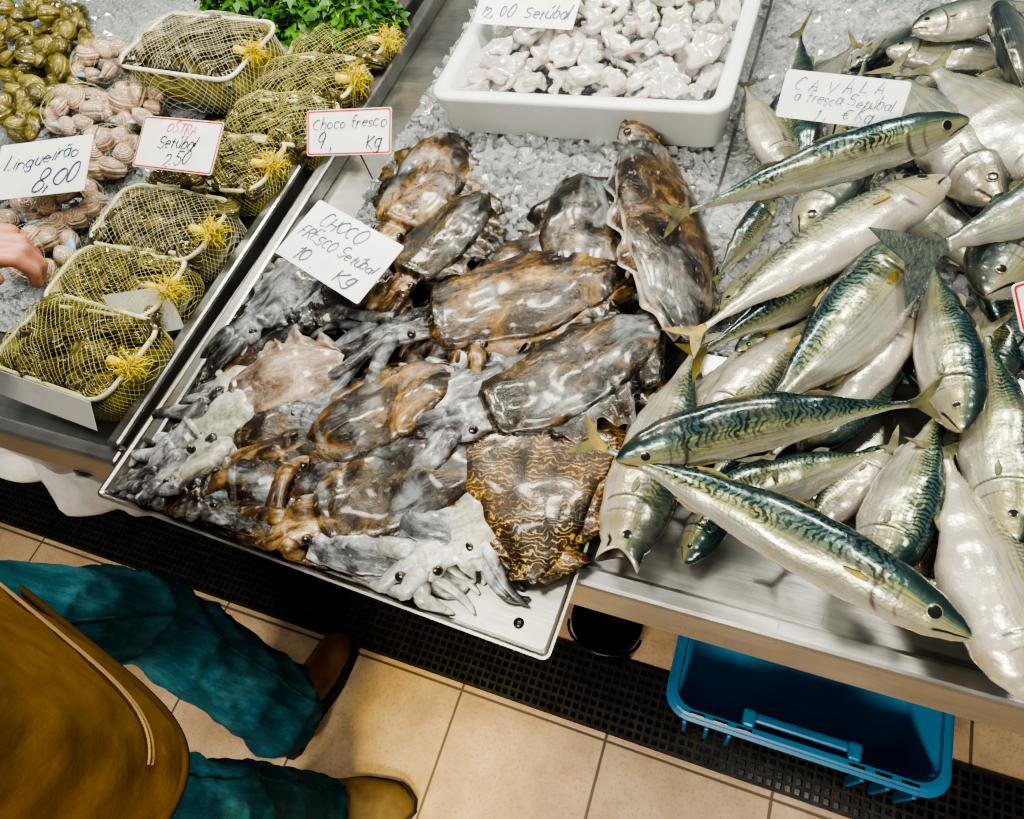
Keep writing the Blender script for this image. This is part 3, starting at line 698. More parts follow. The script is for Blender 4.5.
# punnets
def punnet(px,py,z0,sc,rot,label,short,net,rim,nc,cm=None,paper=None):
    p=at(px,py,z0+.045); hx,hy,h=.110*sc,.063*sc,.060*sc; sd=px*.37
    r=empty('netted_punnet',T(p.x,p.y,z0,rot),label,'punnet','netted punnets in a row on the left counter')
    b=MB(); b.loft([rr(hx*.90,hy*.86,.02,0),rr(hx*.93,hy*.90,.024,.004),rr(hx*.985,hy*.98,.032,h*.88),rr(hx*.96,hy*.94,.031,h*.88),rr(hx*.88,hy*.84,.024,.006)]); b.build('tub',PUNN,r)
    b=MB(); q=rr(hx,hy,.034,h*.9,n=6); q=[v+V((0,0,.005*noise.noise(v*14+V((sd,0,0)))))+V((v.x,v.y,0)).normalized()*.004*noise.noise(v*22+V((sd,4,0))) for v in q]; b.tube(q+[q[0]],.0036,8); b.build('rim',rim,r)
    b=MB()
    def surf(u,v):
        th=2*PI*u; c,s=math.cos(th),math.sin(th); e=.55
        ux=abs(c)**e*(1 if c>0 else -1); uy=abs(s)**e*(1 if s>0 else -1)
        rad=1.05-.02*v+.04*math.sin(v*PI)+.05*noise.noise(V((u*9,v*2,sd))); return V((ux*hx*rad,uy*hy*(rad+.07*(1-v)),.002+h*v*.95))
    m=64; st=12
    for k in range(m):
        for sg in (-1,1): b.tube([surf((k/m+sg*.08*i/st)%1,i/st) for i in range(st+1)],.00032,3)
    d=.0088
    for sg in (-1,1):
        for k in range(-26,27):
            pts=[]
            for i in range(61):
                x=-hx+2*hx*i/60; y=sg*x*.85+k*d+.009*noise.noise(V((x*16,k*.4,sd)))
                e=(abs(x/hx)**3.4+abs(y/hy)**3.4)
                if e<1.02: pts.append(V((x,y,h*.9+.003+.022*sc*(1-min(1,e))**.6+.007*noise.noise(V((x*28,y*28,sd))))))
            if len(pts)>2: b.tube(pts[::2] if len(pts)>5 else pts,.00025,3)
    b.build('net',net,r,False)
    tip=V((hx*1.0,-hy*.15,h*.95))
    b=MB(); b.tube([tip-V((.030,0,-.006)),tip-V((.008,0,-.004)),tip,tip+V((.014,0,.004))],[.008,.006,.004,.005],8); b.build('clip',TASS,r)
    b=MB()
    for k in range(110):
        a=V((random.uniform(-.7,1),random.uniform(-1,1),random.uniform(-.6,.9))).normalized()*random.uniform(.010,.036); a2=V([random.uniform(-.009,.009) for _ in range(3)])
        q=tip+V((.010,0,.006)); b.tube([q,q+a*.4+a2,q+a*.75-a2*.6,q+a-V((0,0,.005))],[.0008,.0007,.0006,.0004],4)
    b.build('tassel',TASS,r)
    if paper=='front':
        b=MB(); b.plate([(-hx*1.04,-hy*1.42,h*.50),(hx*.86,-hy*1.42,h*.42),(hx*.84,-hy*1.06,h*.94),(-hx*1.02,-hy*1.08,h*1.0)],(0,-.7,.7),.001); b.build('paper_label',PAPER,r,False)
    if paper=='end':
        b=MB(); b.plate([(hx*.44,-hy*1.30,h*.35),(hx*1.22,-hy*.66,h*.25),(hx*1.10,-hy*.16,h*1.2),(hx*.34,-hy*.78,h*1.38)],(.5,-.6,.6),.001); b.build('paper_label',PAPER,r,False)
    ca,sa=math.cos(rot),math.sin(rot); nx,extra=nc
    spots=[(-.80+1.60*i/(nx-1),-.70+1.40*j/2,0) for j in range(3) for i in range(nx)]+[(-.5,-.3,.015),(.0,.35,.015),(.45,-.2,.015)][:extra]
    for ux,uy,dz in spots:
        x=hx*ux+random.uniform(-.006,.006); y=hy*uy+random.uniform(-.005,.005)
        clam((p.x+ca*x-sa*y,p.y+sa*x+ca*y,z0+h*.9-.010+dz+random.uniform(-.004,.004)),.056*random.uniform(.85,1.15)*(1 if nx>4 else 1.15),cm or CLY,'brown clam inside the '+short,'clams inside the '+short,.7)
Zc=.852
random.seed(31)
punnet(82,350,Zc,1.10,R(-4),'netted punnet of clams nearest the counter front, white paper on its side','punnet nearest the counter front',NETY,RIMP,(5,3),None,'front')
punnet(118,284,Zc,1.0,R(2),'second netted punnet from the counter front, white label at its end','second punnet from the counter front',NETY,RIMP,(5,2),None,'end')
punnet(163,226,Zc,1.05,R(-3),'third netted punnet from the counter front, with pale net','third punnet from the counter front',NETW,RIMP,(5,2))
punnet(222,166,Zc,1.0,R(3),'netted punnet under the red bordered oyster card','punnet under the red bordered card',NETY,RIMP,(4,0))
punnet(281,122,Zc,.95,R(-4),'netted punnet fifth from the counter front, beside the steel rim','fifth punnet from the counter front',NETY,RIMP,(4,0))
punnet(307,82,Zc,.95,R(2),'netted punnet just in front of the one beside the parsley','punnet before the farthest one',NETY,RIMP,(4,0))
punnet(340,44,Zc,.9,R(4),'farthest netted punnet, right beside the parsley leaves','farthest punnet by the parsley',NETY,RIMP,(4,0))
punnet(204,58,Zc+.03,1.32,R(-6),'largest white rimmed netted punnet, raised behind the red bordered card','largest white rimmed punnet',NETW,RIMW,(5,2),CLD)
# loose olive clams
nol=0; tries=0
while nol<86 and tries<2000:
    tries+=1
    px=random.uniform(-6,96); py=random.uniform(12,140)
    if px>64 and py>80: continue
    if py>112 and px>40: continue
    nol+=1
    p=at(px,py,.88); clam((p.x,p.y,.878+random.choice((0,0,.018,.032))*(1 if px<74 else .3)),.056*random.uniform(.85,1.15),CLG,'olive green clam in the loose heap at the far left','loose olive clams at the far left',.6)
# blue tied net bags
def netbag(px,py,rx,ry,label,short,sd,nc=10):
    p=at(px,py,.88); z0=.866
    r=empty('clam_net_bag',T(p.x,p.y,z0),label,'net bag','small blue tied net bags of clams')
    b=MB()
    def surf(u,v):
        th=2*PI*u; a=PI*(.5-v*1.0)
        return V((math.cos(th)*rx*math.cos(a)*1.12,math.sin(th)*ry*math.cos(a)*1.12,.026+.038*math.sin(a)+.001))
    for k in range(11):
        for sg in (-1,1): b.tube([surf(k/11+sg*.3*i/14,.08+.84*i/14) for i in range(15)],.00022,3)
    b.build('net',NETW,r,False)
    b=MB(); q=V((-rx*.95,-ry*.75,.022)); tb=[q+V((-.010,.016,-.008)),q+V((.010,.004,.002)),q+V((.045,-.006,.006)),q+V((.080,-.004,.004)),q+V((.105,.012,-.006))]
    if sd==9: tb=[V((.2*rx,ry*.9,.02)),V((.5*rx,ry*.7,.03)),V((.8*rx,ry*.4,.028)),V((.95*rx,ry*.1,.02))]
    b.tube(tb,[.008,.009,.009,.009,.008][:len(tb)],8,flat=.35); b.build('blue_tie',TIEB,r)
    no=nc-3
    for k in range(nc):
        a=2*PI*k/no if k<no else 2*PI*(k-no)/3+.3; q=.78 if k<no else .34
        clam((p.x+rx*q*math.cos(a)+random.uniform(-.004,.004),p.y+ry*q*math.sin(a),z0+(.018 if k<no else .042)+random.uniform(0,.010)),.046*random.uniform(.9,1.1),CLP,'cream and brown clam inside the '+short,'clams inside the '+short,.7)
netbag(108,66,.068,.058,'farthest blue tied net bag of beige clams, beside the largest punnet','farthest blue tied net bag',1,11)
netbag(80,114,.066,.056,'blue tied net bag of beige clams right beside the olive clams','net bag beside the olive clams',2,12)
netbag(138,110,.060,.056,'blue tied net bag of beige clams touching the largest punnet front','net bag touching the largest punnet',3,12)
netbag(108,158,.068,.056,'blue tied net bag of beige clams between both left price cards','net bag between the left price cards',4,12)
netbag(70,210,.072,.058,'blue tied net bag of beige clams below the far left price card','net bag below the far left card',5,14)
netbag(8,206,.068,.056,'blue tied net bag of beige clams next to the hand','net bag next to the hand',6)
netbag(46,256,.066,.052,'blue tied net bag of beige clams under the fingers, beside the second punnet','net bag under the fingers',9)
# parsley
def parsley(px,py,z,rad,label,sd):
    rnd=random.Random(sd); p=at(px,py,z); z0=.86
    r=empty('parsley_bunch',T(p.x,p.y,z0),label,'parsley','parsley bunches at the back of the left counter')
    b=MB(); s=MB()
    for k in range(330):
        a=rnd.uniform(0,6.3); q=rad*math.sqrt(rnd.random()); c=V((q*math.cos(a),q*math.sin(a),.035+(.10)*(1-(q/rad)**2)*rnd.uniform(.3,1)))
        nn=(V((c.x*4,c.y*4,1))+V((rnd.uniform(-.8,.8),rnd.uniform(-.8,.8),0))).normalized()
        t=nn.orthogonal().normalized(); t=Matrix.Rotation(rnd.uniform(0,6.3),3,nn)@t; w=nn.cross(t); S=rnd.uniform(.016,.030)
        for aa in (-.9,0,.9):
            d=t*math.cos(aa)+w*math.sin(aa); e=nn.cross(d); i=len(b.v)
            for q1 in (c,c+d*S*.5+e*S*.26+nn*.003,c+d*S*.8+e*S*.10,c+d*S-nn*.004,c+d*S*.8-e*S*.12,c+d*S*.5-e*S*.26+nn*.003): b.add(q1)
            b.face((i,i+1,i+2,i+3,i+4,i+5))
        if k%6==0: s.tube([(0,0,.0),c*.5,c],[.002,.0016,.001],5)
    b.build('leaves',LEAF,r); s.build('stems',LEAFS,r)
parsley(238,-6,.93,.10,'parsley bunch left, behind the largest netted punnet',1)
parsley(308,0,.93,.10,'middle parsley bunch at the back of the left counter',2)
parsley(356,6,.93,.070,'right parsley bunch next to the steel rim',3)
# ------------------------------------------------------------------ price cards: marker strokes
def arc(cx,cy,rx,ry,a0,a1,n=9): return [(cx+rx*math.cos(R(a0+(a1-a0)*i/n)),cy+ry*math.sin(R(a0+(a1-a0)*i/n))) for i in range(n+1)]
GL={
'A':(4,[[(0,0),(2,6),(4,0)],[(.7,2),(3.4,2.2)]]),'C':(4,[arc(2.3,3,2.1,3,55,305)]),'E':(3.4,[[(3.4,6),(0,6),(0,0),(3.5,0)],[(0,3),(2.8,3.1)]]),
'F':(3.4,[[(3.5,6),(0,6),(0,0)],[(0,3),(2.7,3.1)]]),'G':(4,[arc(2.2,3,2.2,3,50,350),[(2.4,2.6),(4.4,2.6)]]),'H':(4,[[(0,6),(0,0)],[(4,6),(4,0)],[(0,3),(4,3.2)]]),
'K':(3.6,[[(0,6),(0,0)],[(3.6,6),(0,2.6),(3.8,0)]]),'L':(3.2,[[(0,6),(0,0),(3.2,.1)]]),'O':(4.2,[arc(2.1,3,2.1,3,90,455,14)]),
'R':(3.8,[[(0,0),(0,6)]+arc(1.2,4.5,2.2,1.5,90,-90)+[(0,3)],[(1.4,3),(3.8,0)]]),'S':(3.6,[arc(1.9,4.5,1.7,1.5,40,250,8)+arc(1.7,1.5,1.8,1.5,75,-150,8)]),
'T':(4,[[(0,6),(4,6)],[(2,6),(2,0)]]),'V':(4,[[(0,6),(2,0),(4,6)]]),
'a':(3,[arc(1.5,1.6,1.5,1.7,30,390,11),[(3,3.3),(3,.4),(3.5,0)]]),'b':(3,[[(0,6),(0,0)],arc(1.4,1.6,1.5,1.7,170,-170,11)]),'c':(2.8,[arc(1.6,1.6,1.6,1.7,50,310)]),
'e':(3,[[(.2,1.7),(2.9,1.9)]+arc(1.6,1.6,1.5,1.7,10,310,10)]),'f':(2.2,[arc(1.9,4.8,1.1,1.2,60,180,5)+[(.8,0)],[(0,3.2),(2.2,3.3)]]),'g':(3,[arc(1.5,1.6,1.5,1.7,30,390,11),[(3,3.3),(3,-1.2)]+arc(1.6,-1.2,1.4,1.2,0,-150,6)]),
'h':(3,[[(0,6),(0,0)],[(0,2)]+arc(1.4,1.8,1.4,1.5,160,0,6)+[(2.8,0)]]),'i':(1,[[(.5,3.3),(.5,0)],[(.5,4.6),(.6,5)]]),'l':(1,[[(.4,6),(.4,.3),(1,0)]]),
'm':(4.4,[[(0,3.3),(0,0)],[(0,2.2)]+arc(1.1,2.1,1.1,1.2,160,0,5)+[(2.2,0)],[(2.2,2.2)]+arc(3.3,2.1,1.1,1.2,160,0,5)+[(4.4,0)]]),
'n':(3,[[(0,3.3),(0,0)],[(0,2.0)]+arc(1.4,1.8,1.4,1.5,160,0,6)+[(2.8,0)]]),'o':(3,[arc(1.5,1.6,1.5,1.6,90,455,12)]),'p':(3,[[(0,3.3),(0,-2)],arc(1.4,1.6,1.5,1.7,170,-170,11)]),
'r':(2.2,[[(0,3.3),(0,0)],[(0,2)]+arc(1.3,2.0,1.2,1.3,160,50,5)]),'s':(2.6,[arc(1.3,2.5,1.2,.8,40,250,6)+arc(1.2,.8,1.3,.8,75,-150,6)]),'t':(2.2,[[(1,5.2),(1,.5),(2,0)],[(0,3.4),(2.1,3.4)]]),
'u':(3,[[(0,3.3),(0,1.2)]+arc(1.4,1.2,1.4,1.2,180,360,6)+[(2.8,3.3)],[(2.8,1.2),(3,0)]]),
'0':(3.4,[arc(1.7,3,1.7,3,90,455,13)]),'1':(1.6,[[(0,4.6),(1.2,6),(1.2,0)]]),'2':(3.4,[arc(1.7,4.4,1.6,1.6,165,-30,8)+[(0,0),(3.5,.1)]]),'5':(3.2,[[(3.2,6),(.4,6),(.2,3.4)]+arc(1.5,1.9,1.7,1.9,110,-150,9)]),
'7':(3.2,[[(0,6),(3.2,6),(1.2,0)]]),'8':(3.2,[arc(1.6,4.5,1.3,1.5,-90,270,10),arc(1.6,1.5,1.6,1.5,90,450,10)]),'9':(3.2,[arc(1.6,4.3,1.5,1.7,0,360,11),[(3.1,4.3),(2.6,0)]]),
',':(1,[[(.6,.5),(.2,-1)]]),'.':(1,[[(.3,.1),(.6,.4)]]),'€':(3.8,[arc(2.4,3,2,2.9,50,310),[(-.3,3.6),(2.8,3.7)],[(-.3,2.3),(2.6,2.4)]]),' ':(2.2,[]),
}
GL['ú']=(3,GL['u'][1]+[[(1.3,4.4),(2.3,5.6)]]); GL['ã']=(3,GL['a'][1]+[[(.3,4.4),(1.1,5),(1.9,4.5),(2.7,5.1)]])
def write(text,cx,cy,cap,maxw,mat,parent,rnd):
    u=cap/6.0; w=sum(GL[c][0]+1.0 for c in text)-1.0
    if w*u>maxw: u=maxw/w
    b=MB(); x=-w*u/2; sl=.34; hw=cap*.043; tilt=rnd.uniform(.0,.10)
    for c in text:
        gw,st=GL[c]; dy=rnd.uniform(-.7,.7)*u; sc=rnd.uniform(.82,1.28); z=.0009; wx=rnd.uniform(.82,1.14); rs=sl+rnd.uniform(-.12,.12)
        for pl in st:
            pp=[]; jx,jy=rnd.uniform(-.22,.22),rnd.uniform(-.28,.28); wob=rnd.uniform(0,6)
            for q_,(gx,gy) in enumerate(pl):
                gx=gx*wx+jx+.13*math.sin(q_*1.3+wob); gy=gy*sc+jy+.13*math.cos(q_*1.1+wob)
                pp.append(V((cx+x+gx*u+gy*u*rs,cy+gy*u-cap/2+dy+(x*tilt),z)))
            n=len(pp); k0=len(b.v)
            for i,p in enumerate(pp):
                t=(pp[min(i+1,n-1)]-pp[max(i-1,0)]); t.z=0
                t=t.normalized() if t.length>1e-9 else V((1,0,0)); q=V((-t.y,t.x,0))*hw*(1.15 if i<n/2 else .8)
                e=t*hw*(.6 if i==n-1 else -.6 if i==0 else 0)
                b.add(p+q+e); b.add(p-q+e)
            for i in range(n-1): b.face((k0+2*i,k0+2*i+1,k0+2*i+3,k0+2*i+2))
            z+=.00003
        x+=(gw*wx+1.0)*u
    b.build('handwriting',mat,parent,False)
def card(TL,TR,BL,zt,zb,label,lines,border=REDP,ztr=None,foot=.87,paper=None):
    a=at(*TL,zt); c=at(*TR,ztr or zt); d=at(*BL,zb); rnd=random.Random(len(label))
    ex=(c-a); w=ex.length; ex.normalize(); ey=a-d; ey=ey-ex*ey.dot(ex); h=ey.length; ey.normalize(); ez=ex.cross(ey)
    ctr=d+ey*h/2+ex*w/2; Mx=frame(ex,ey,ez,ctr)
    r=empty('price_card',Mx,label,'price card')
    b=MB(); b.loft([rr(w/2,h/2,.004,-.0012),rr(w/2,h/2,.004,0)]); b.build('board',paper or PAPER,r,False)
    if border:
        b=MB(); t=.0022; b.loft([rr(w/2-.0012,h/2-.0012,.0035,.0004),rr(w/2-.0012-t,h/2-.0012-t,.003,.0004)],cap0=False,cap1=False); b.build('border',border,r,False)
    for tx,x,y,s,mt in lines: write(tx,x*w/2,y*h/2,s*h*.8,w*.88,mt,r,rnd)
    iv=Mx.inverted(); b=MB(); p=ctr-ez*.003; b.tube([p,V((p.x,p.y+.004,foot))],[.0015,.0012],6); b.build('spike',STEELD,r,True,iv)
card((-14,148),(77,136),(-10,201),.985,.955,'white price card at the far left edge above the net bags',[('Lingueirão',-.05,.42,.30,INKB),('8,00',.30,-.42,.40,INKB)],None)
card((163,117),(244,124),(132,166),1.0,.965,'red bordered oyster price card among the netted punnets',[('OSTRA',0,.62,.22,REDP),('Setúbal',0,.08,.28,INKP),('2.50',.05,-.55,.30,INKP)])
card((325,110),(411,106),(307,156),.985,.945,'red bordered price card marked 9 on the steel rim',[('Choco fresco',-.02,.42,.30,INKP),('9 ,     Kg',0,-.40,.38,INKP)])
card((328,204),(414,252),(275,252),.970,.955,'tilted white price card lying on the cuttlefish, marked 10 Kg',[('CHOCO',-.2,.58,.26,INKB),('FRESCO Setúbal',0,.03,.24,INKB),('10 .   Kg',0,-.55,.30,INKB)],None,ztr=.965,foot=.93,paper=PAPERB)
card((478,-24),(577,-20),(473,23),1.0,.965,'white price card marked 12 in the tray of squid',[('Choco limpo',0,.6,.3,INKB),('12, 00  Setúbal',0,-.35,.36,INKB)],None,foot=.90)
card((788,69),(913,82),(775,116),1.01,.97,'white mackerel price card standing among the mackerel',[('C A V A L A',-.1,.52,.32,INKB),('a fresca Setúbal',.05,-.02,.28,INKB),('1 ,  € Kg',.1,-.58,.30,INKB)],None,foot=.90,paper=PAPERB)
card((1003,288),(1085,262),(1022,334),1.03,1.0,'red bordered card cut off by the right edge, on the fish',[],foot=.93)
# ------------------------------------------------------------------ crate, bucket, bag
def crate():
    Mx=T(.165,.375,.013); hx,hy,h=.232,.188,.19
    r=empty('plastic_crate',Mx,'blue plastic crate on the floor under the mackerel counter','crate')
    b=MB(); b.loft([rr(hx-.03,hy-.03,.03,0),rr(hx-.022,hy-.022,.035,.005),rr(hx-.012,hy-.012,.04,h-.03),rr(hx-.012,hy-.012,.04,h),rr(hx-.019,hy-.019,.034,h),rr(hx-.028,hy-.028,.03,.012),rr(hx-.034,hy-.034,.03,.008)],mf=[0,0,0,0,1,1]); b.build('tub',[BLUEP,BLUELIT],r)
    b=MB(); b.loft([rr(hx-.012,hy-.012,.04,h-.030),rr(hx-.002,hy-.002,.045,h-.028),rr(hx,hy,.045,h-.012),rr(hx-.006,hy-.006,.043,h-.010),rr(hx-.006,hy-.006,.043,h+.004),rr(hx-.010,hy-.010,.040,h+.006),rr(hx-.019,hy-.019,.034,h+.006),rr(hx-.021,hy-.021,.033,h-.004)],cap0=False,cap1=False); b.build('rim',BLUEP,r,False)
    for sy in (-1,1):
        b=MB(); y0=sy*(hy-.034)
        for x in (-.085,.085): b.box((x,y0,h-.020),(.022,.030,.060))
        b.box((0,sy*(hy-.040),h-.030),(.180,.018,.050)); b.build('handle',BLUEP,r,False,None,.005)
        b=MB(); b.box((0,sy*(hy-.0095),h-.055),(.145,.012,.036)); b.box((0,sy*(hy-.050),h-.030),(.130,.006,.026)); b.build('hand_hole',BLACKP,r,False,None,.004)
        for sx in (-.19,-.15,-.11,.11,.15,.19):
            b=MB(); b.box((sx,sy*(hy-.008),h*.40),(.008,.018,h*.70)); b.build('rib',BLUEP,r,False,None,.002)
            b=MB(); b.box((sx+(.02 if sx<0 else -.02),sy*(hy-.0125),h+.0055),(.026,.005,.003)); b.build('slot',BLACKP,r,False,None,.001)
        for sx in (-.15,-.05,.05,.15):
            b=MB(); b.box((sx,sy*(hy-.029),h*.40),(.006,.010,h*.70)); b.build('rib',BLUELIT,r,False,None,.002)
crate()
def bucket():
    p=at(605,640,.12); Mx=T(p.x,p.y+.03,0); r=empty('bucket',Mx,'small glossy black bucket on the floor behind the tray corner','bucket')
    pr=[(.05,0),(.055,.004),(.066,.16),(.071,.162),(.071,.172),(.064,.172),(.060,.16),(.048,.01)]
    b=MB(); b.loft([[V((q*math.cos(2*PI*j/28),q*math.sin(2*PI*j/28),z)) for j in range(28)] for q,z in pr]); b.build('tub',BLACKP,r)
    b=MB(); b.tube([(.073*math.cos(PI*k/14),-.02-.05*math.sin(PI*k/14),.165+.012*math.sin(PI*k/14)) for k in range(15)],.003,6); b.build('handle',BLACKP,r)
bucket()
def bag():
    b=MB(); nx,nz=60,30; x0,x1=-1.95,-.92
    for j in range(nz+1):
        for i in range(nx+1):
            x=x0+(x1-x0)*i/nx; t=j/nz; z=.745-.24*t-.06*math.sin(i/nx*PI)*t
            q=noise.noise(V((x*7,z*9,1)))+.5*noise.noise(V((x*18,z*20,4)))
            b.add((x,.195+.045*q+.02*math.sin(PI*t),z+.015*noise.noise(V((x*9,2,2)))))
    for j in range(nz):
        for i in range(nx): k=j*(nx+1)+i; b.face((k,k+1,k+nx+2,k+nx+1))
    o=b.build('plastic_bag',BAGP); s=o.modifiers.new('solid','SOLIDIFY'); s.thickness=.002
    tag(o,'crumpled white plastic bag hanging under the left counter front','bag')
bag()
# ------------------------------------------------------------------ person
Fv=V((.2,.98,0)).normalized(); Rv=V((Fv.y,-Fv.x,0)); PC=V((-.745,-.165,0))
PM=T(PC.x,PC.y,0); PIV=PM.inverted()
def TP(r,f,z): return PC+Rv*r+Fv*f+V((0,0,z))
person=empty('person',PM,'person in brown jacket and teal jeans standing at the counter, hand over clams','person')
def oval(c,a,bb,z,n=48,e=1.0):
    o=[]
    for j in range(n):
        th=2*PI*j/n; x=math.cos(th); y=math.sin(th)
        o.append(c+Rv*a*math.copysign(abs(x)**e,x)+Fv*bb*math.copysign(abs(y)**e,y)+V((0,0,z)))
    return o
body=MB()
body.loft([oval(PC,a,q,z) for a,q,z in ((.05,.04,.80),(.14,.095,.83),(.15,.10,.92),(.145,.095,1.04),(.16,.105,1.2),(.18,.11,1.32),(.17,.10,1.40),(.10,.075,1.45),(.055,.055,1.49),(.052,.055,1.55))])
HC=TP(0,.03,1.64); hq=Matrix(((Rv.x,Fv.x,0),(Rv.y,Fv.y,0),(0,0,1)))
body.ell(HC,(.075,.095,.115),0,20,14,hq); body.ell(HC+Fv*.05-V((0,0,.06)),(.045,.045,.05),0,14,10,hq)
body.limb([HC+Fv*.09+V((0,0,.012)),HC+Fv*.112-V((0,0,.022))],[.009,.014])
for s in (-1,1): body.ell(HC+Rv*.077*s-V((0,0,.005)),(.012,.022,.032),0,10,8,hq)
body.limb([HC+Fv*.092-V((0,0,.055))-Rv*.018,HC+Fv*.096-V((0,0,.055)),HC+Fv*.092-V((0,0,.055))+Rv*.018],[.006,.008,.006])
nails=[]
def hand(w,h,n,t,curl):
    h=h.normalized(); t=(t-h*t.dot(h)).normalized(); n=h.cross(t) if h.cross(t).dot(n)>0 else -h.cross(t)
    Ls=[.92,1.0,.95,.76]
    for i in range(4):
        o=(1.5-i)*.0205; k=w+h*(.082-.004*abs(i-1.2))+t*o
        body.limb([w+t*o*.55,w+h*.045+t*o*.85,k],[.016,.0145,.0115])
        p=k; d=h.copy(); pts=[p]; ang=0
        for a,l in zip(curl,(.043,.027,.021)):
            ang+=a+R(4*i); d=h*math.cos(ang)+n*math.sin(ang); p=p+d*l*Ls[i]; pts.append(p)
        body.limb(pts,[.0108,.0096,.0088,.0074])
        nails.append((p-d*.004,d,(d.cross(t)).normalized()))
    k=w+h*.022+t*.028
    body.limb([w+t*.012,k,k+h*.038+t*.020+n*.012,k+h*.066+t*.018+n*.022],[.015,.0145,.0115,.009])
LW=V((-.980,.288,1.11)); LE=V((-1.138,.091,1.14)); LS=TP(-.20,0,1.39)
body.limb([LS,LE,LW],[.05,.042,.027]); hand(LW,V((.80,.58,-.06)),V((0,0,-1)),V((.55,-.83,0)),(R(22),R(52),R(42)))
RSh=TP(.20,0,1.39); RE=TP(.29,-.12,1.12); RW=TP(.33,-.11,.88)
body.limb([RSh,RE,RW],[.05,.042,.027]); hand(RW,V((0,.25,-1)),-Rv,Fv,(R(18),R(30),R(25)))
HL=TP(-.13,.055,.92); KL=V((-.925,.030,.52)); AL=V((-.85,-.040,.10)); HR=TP(.13,-.02,.90); KR=V((-.62,-.185,.50)); AR=V((-.69,-.205,.10))
body.limb([HL,KL,AL],[.075,.055,.04]); body.limb([HR,KR,AR],[.075,.055,.04])
bo=body.build('body',SKIN,person,True,PIV)
def remesh(o,vx,it=4):
    m=o.modifiers.new('remesh','REMESH'); m.mode='VOXEL'; m.voxel_size=vx; m.use_smooth_shade=True
    s=o.modifiers.new('smooth','SMOOTH'); s.factor=.5; s.iterations=it
remesh(bo,.0040,2)
for p,d,nn in nails[:4]:
    up=nn if nn.z>-.2 else -nn
    b=MB(); mx=up.to_track_quat('Z','Y').to_matrix(); b.ell(p+up*.0072,(.0052,.0062,.0014),0,12,6,mx); b.build('fingernail',NAIL,person,True,PIV)
for s in (-1,1): 
    b=MB(); b.ell(HC+Fv*.086+Rv*.032*s+V((0,0,.008)),(.012,.008,.008),0,12,8,hq); b.build('eye',PUP,person,True,PIV)
b=MB(); b.ell(HC-Fv*.015+V((0,0,.03)),(.084,.094,.105),0,20,14,hq); b.build('hair',HAIR,person,True,PIV)
def disp(o,sz,st,nm,depth=3):
    tx=bpy.data.textures.new(nm,'CLOUDS'); tx.noise_scale=sz; tx.noise_depth=depth
    d=o.modifiers.new('folds','DISPLACE'); d.texture=tx; d.strength=st; d.mid_level=.5; d.texture_coords='GLOBAL'
jn=MB(); seams=[]
def leg(pts,rad,seed,sth):
    pts2=[];ro=[]
    for (p,q),(a,c) in zip(zip(pts,pts[1:]),zip(rad,rad[1:])):
        for k in range(30): pts2.append(p.lerp(q,k/30)); ro.append(a+(c-a)*k/30)
    pts2.append(pts[-1]); ro.append(rad[-1]); n=48; rings=[]; sm=[p.copy() for p in pts2]
    for it in range(8): sm=[sm[0]]+[(sm[i-1]+sm[i]*2+sm[i+1])/4 for i in range(1,len(sm)-1)]+[sm[-1]]
    def crease(x): return (1-abs(math.sin(x)))**2
    sp=[]
    for i,p in enumerate(sm):
        t=i/(len(sm)-1); ring=[]
        def rad_(th):
            w=noise.noise(V((math.cos(th)*1.1,math.sin(th)*1.1,t*5+seed)))
            fold=.18*math.exp(-((t-.50)/.18)**2)*(crease(t*26+th*1.1+seed+2.2*w)-.3)+.20*max(0,(t-.70)/.30)*(crease(t*30+1.6*math.sin(th+seed)+2*w)-.35)+.09*(crease(t*11+th*.8+3*w+seed)-.3)+.03*w
            return ro[i]*(1+fold)
        for j in range(n):
            th=2*PI*j/n; r=rad_(th); ring.append(p+V((math.cos(th)*r,math.sin(th)*r*.96,0)))
        r=rad_(sth)*1.012; sp.append(p+V((math.cos(sth)*r,math.sin(sth)*r*.96,0)))
        rings.append(ring)
    jn.loft(rings); seams.append(sp[8:])
leg([HL,KL,AL-V((0,0,.06))],[.088,.080,.096],0.5,R(18))
leg([HR,KR,AR-V((0,0,.06))],[.088,.076,.086],2.0,R(60))
jn.loft([oval(PC,a,q,z) for a,q,z in ((.12,.09,.82),(.205,.120,.87),(.205,.120,.96),(.19,.115,1.0))])
jo=jn.build('jeans',JEAN,person,True,PIV); remesh(jo,.005,1); disp(jo,.03,.004,'jean_folds',2)
for sp in seams:
    b=MB(); b.tube(sp,.0028,6); b.build('side_seam',JSEAM,person,True,PIV)
jk=MB()
EJ=.40
jk.loft([oval(PC,a,q,z,e=EJ) for a,q,z in ((.22,.10,.848),(.254,.138,.845),(.258,.142,.85),(.254,.142,.87),(.250,.144,1.0),(.245,.146,1.15),(.245,.15,1.3),(.220,.135,1.40),(.13,.10,1.46),(.085,.085,1.50),(.08,.08,1.505))])
for pts,rad in (([LS,LE,LW-(LW-LE).normalized()*.03],[.088,.068,.046]),([RSh,RE,RW],[.088,.068,.050])):
    jk.limb(pts,rad,20)
ko=jk.build('jacket',JACK,person,True,PIV); remesh(ko,.006,2); disp(ko,.10,.020,'jacket_folds',2)
def onj(al,z,o=.004,a=.254,bb=.143,e=EJ):
    x=math.cos(R(al)); y=math.sin(R(al)); return PC+Rv*(a+o)*math.copysign(abs(x)**e,x)+Fv*(bb+o)*math.copysign(abs(y)**e,y)+V((0,0,z))
for zz_ in (.915,.921):
    b=MB(); b.tube([onj(140-110*k/30,zz_,.006) for k in range(31)],.0014,6); b.build('stitched_seam',THREAD,person,True,PIV)
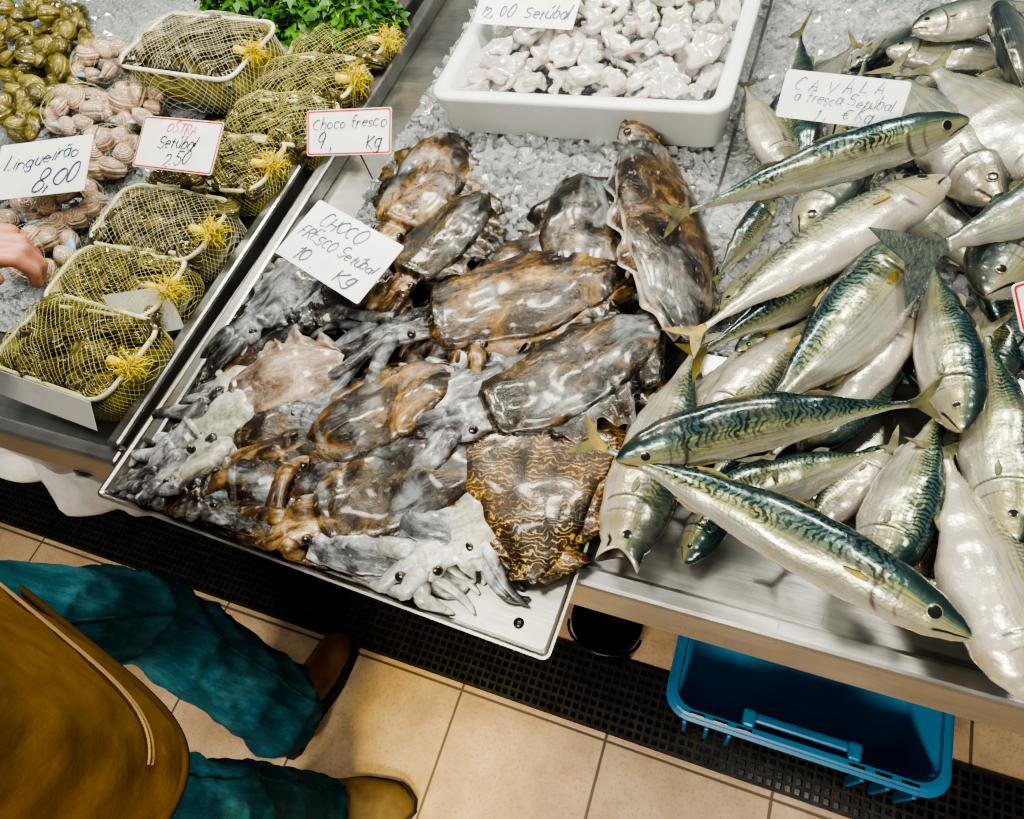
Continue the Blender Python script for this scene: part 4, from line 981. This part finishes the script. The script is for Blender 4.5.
b=MB(); q=[onj(360*k/96,.852,.001) for k in range(97)]; b.tube(q,.005,6); b.build('hem',SEAM,person,True,PIV)
def shoe(toe,d,mat,nm='shoe'):
    d=V(d).normalized(); sd=V((d.y,-d.x,0)); L=.285; rings=[];sr=[]
    for k in range(17):
        t=k/16; c=toe-d*L*(1-t); c.z=0
        w=interp([(0,.020),(.06,.032),(.3,.034),(.62,.046),(.85,.042),(.96,.026),(1,.008)],t)
        h=interp([(0,.07),(.1,.10),(.3,.105),(.5,.085),(.7,.062),(.88,.05),(.97,.038),(1,.026)],t)
        rings.append([c+sd*w*math.cos(2*PI*j/18)+V((0,0,.018+(h-.018)*(.5+.5*math.sin(2*PI*j/18)))) for j in range(18)])
        sr.append([c+sd*(w+.004)*x+V((0,0,z)) for x,z in ((-1,.002),(1,.002),(1,.024),(-1,.024))])
    b=MB(); b.loft(rings); o=b.build(nm,mat,person,True,PIV)
    b=MB(); b.loft(sr); q=b.build('sole',SOLE,o,False,PIV)
t1=at(346,630,.03); shoe(t1,(.10,1,0),SHOE)
t2=at(413,806,.03); shoe(t2,(.95,.27,0),SHOE2)
# ------------------------------------------------------------------ lights: rows of ceiling panels, plus an added fill and a warm spot
def area(loc,tgt,e,sx,sy,col):
    l=bpy.data.lights.new('area_lamp','AREA'); l.shape='RECTANGLE'; l.size=sx; l.size_y=sy; l.energy=e; l.color=col
    o=bpy.data.objects.new('area_lamp',l); COL.objects.link(o); o.location=loc
    o.rotation_euler=(V(tgt)-V(loc)).to_track_quat('-Z','Y').to_euler()
for x in (-1.7,-1.0,-.35,.35):
    area((x,1.45,2.5),(x*.7,.55,.85),18,.34,.22,(1,.96,.80))
area((.5,.3,2.6),(.0,.4,.85),13,.30,.30,(1,.955,.81))
area((-.7,.25,2.7),(-.6,.45,.85),12,.30,.30,(1,.955,.81))
area((-.3,-1.5,2.35),(-.4,.1,0),64,1.2,.3,(1,.94,.78))  # added fill behind the camera, angled so light reaches under the counters
sp=bpy.data.lights.new('warm_spot','SPOT'); sp.energy=170; sp.color=(1,.80,.20); sp.spot_size=R(20); sp.spot_blend=1.0; sp.shadow_soft_size=.08
so=bpy.data.objects.new('warm_spot',sp); COL.objects.link(so); so.location=(-.10,-.55,2.3); so.rotation_euler=(V((-.58,-.01,0))-V((-.10,-.55,2.3))).to_track_quat('-Z','Y').to_euler()
w=bpy.data.worlds.new('world'); bpy.context.scene.world=w; w.use_nodes=True
w.node_tree.nodes['Background'].inputs[0].default_value=(.90,.96,.96,1); w.node_tree.nodes['Background'].inputs[1].default_value=.18
bpy.context.scene.view_settings.look='AgX - High Contrast'
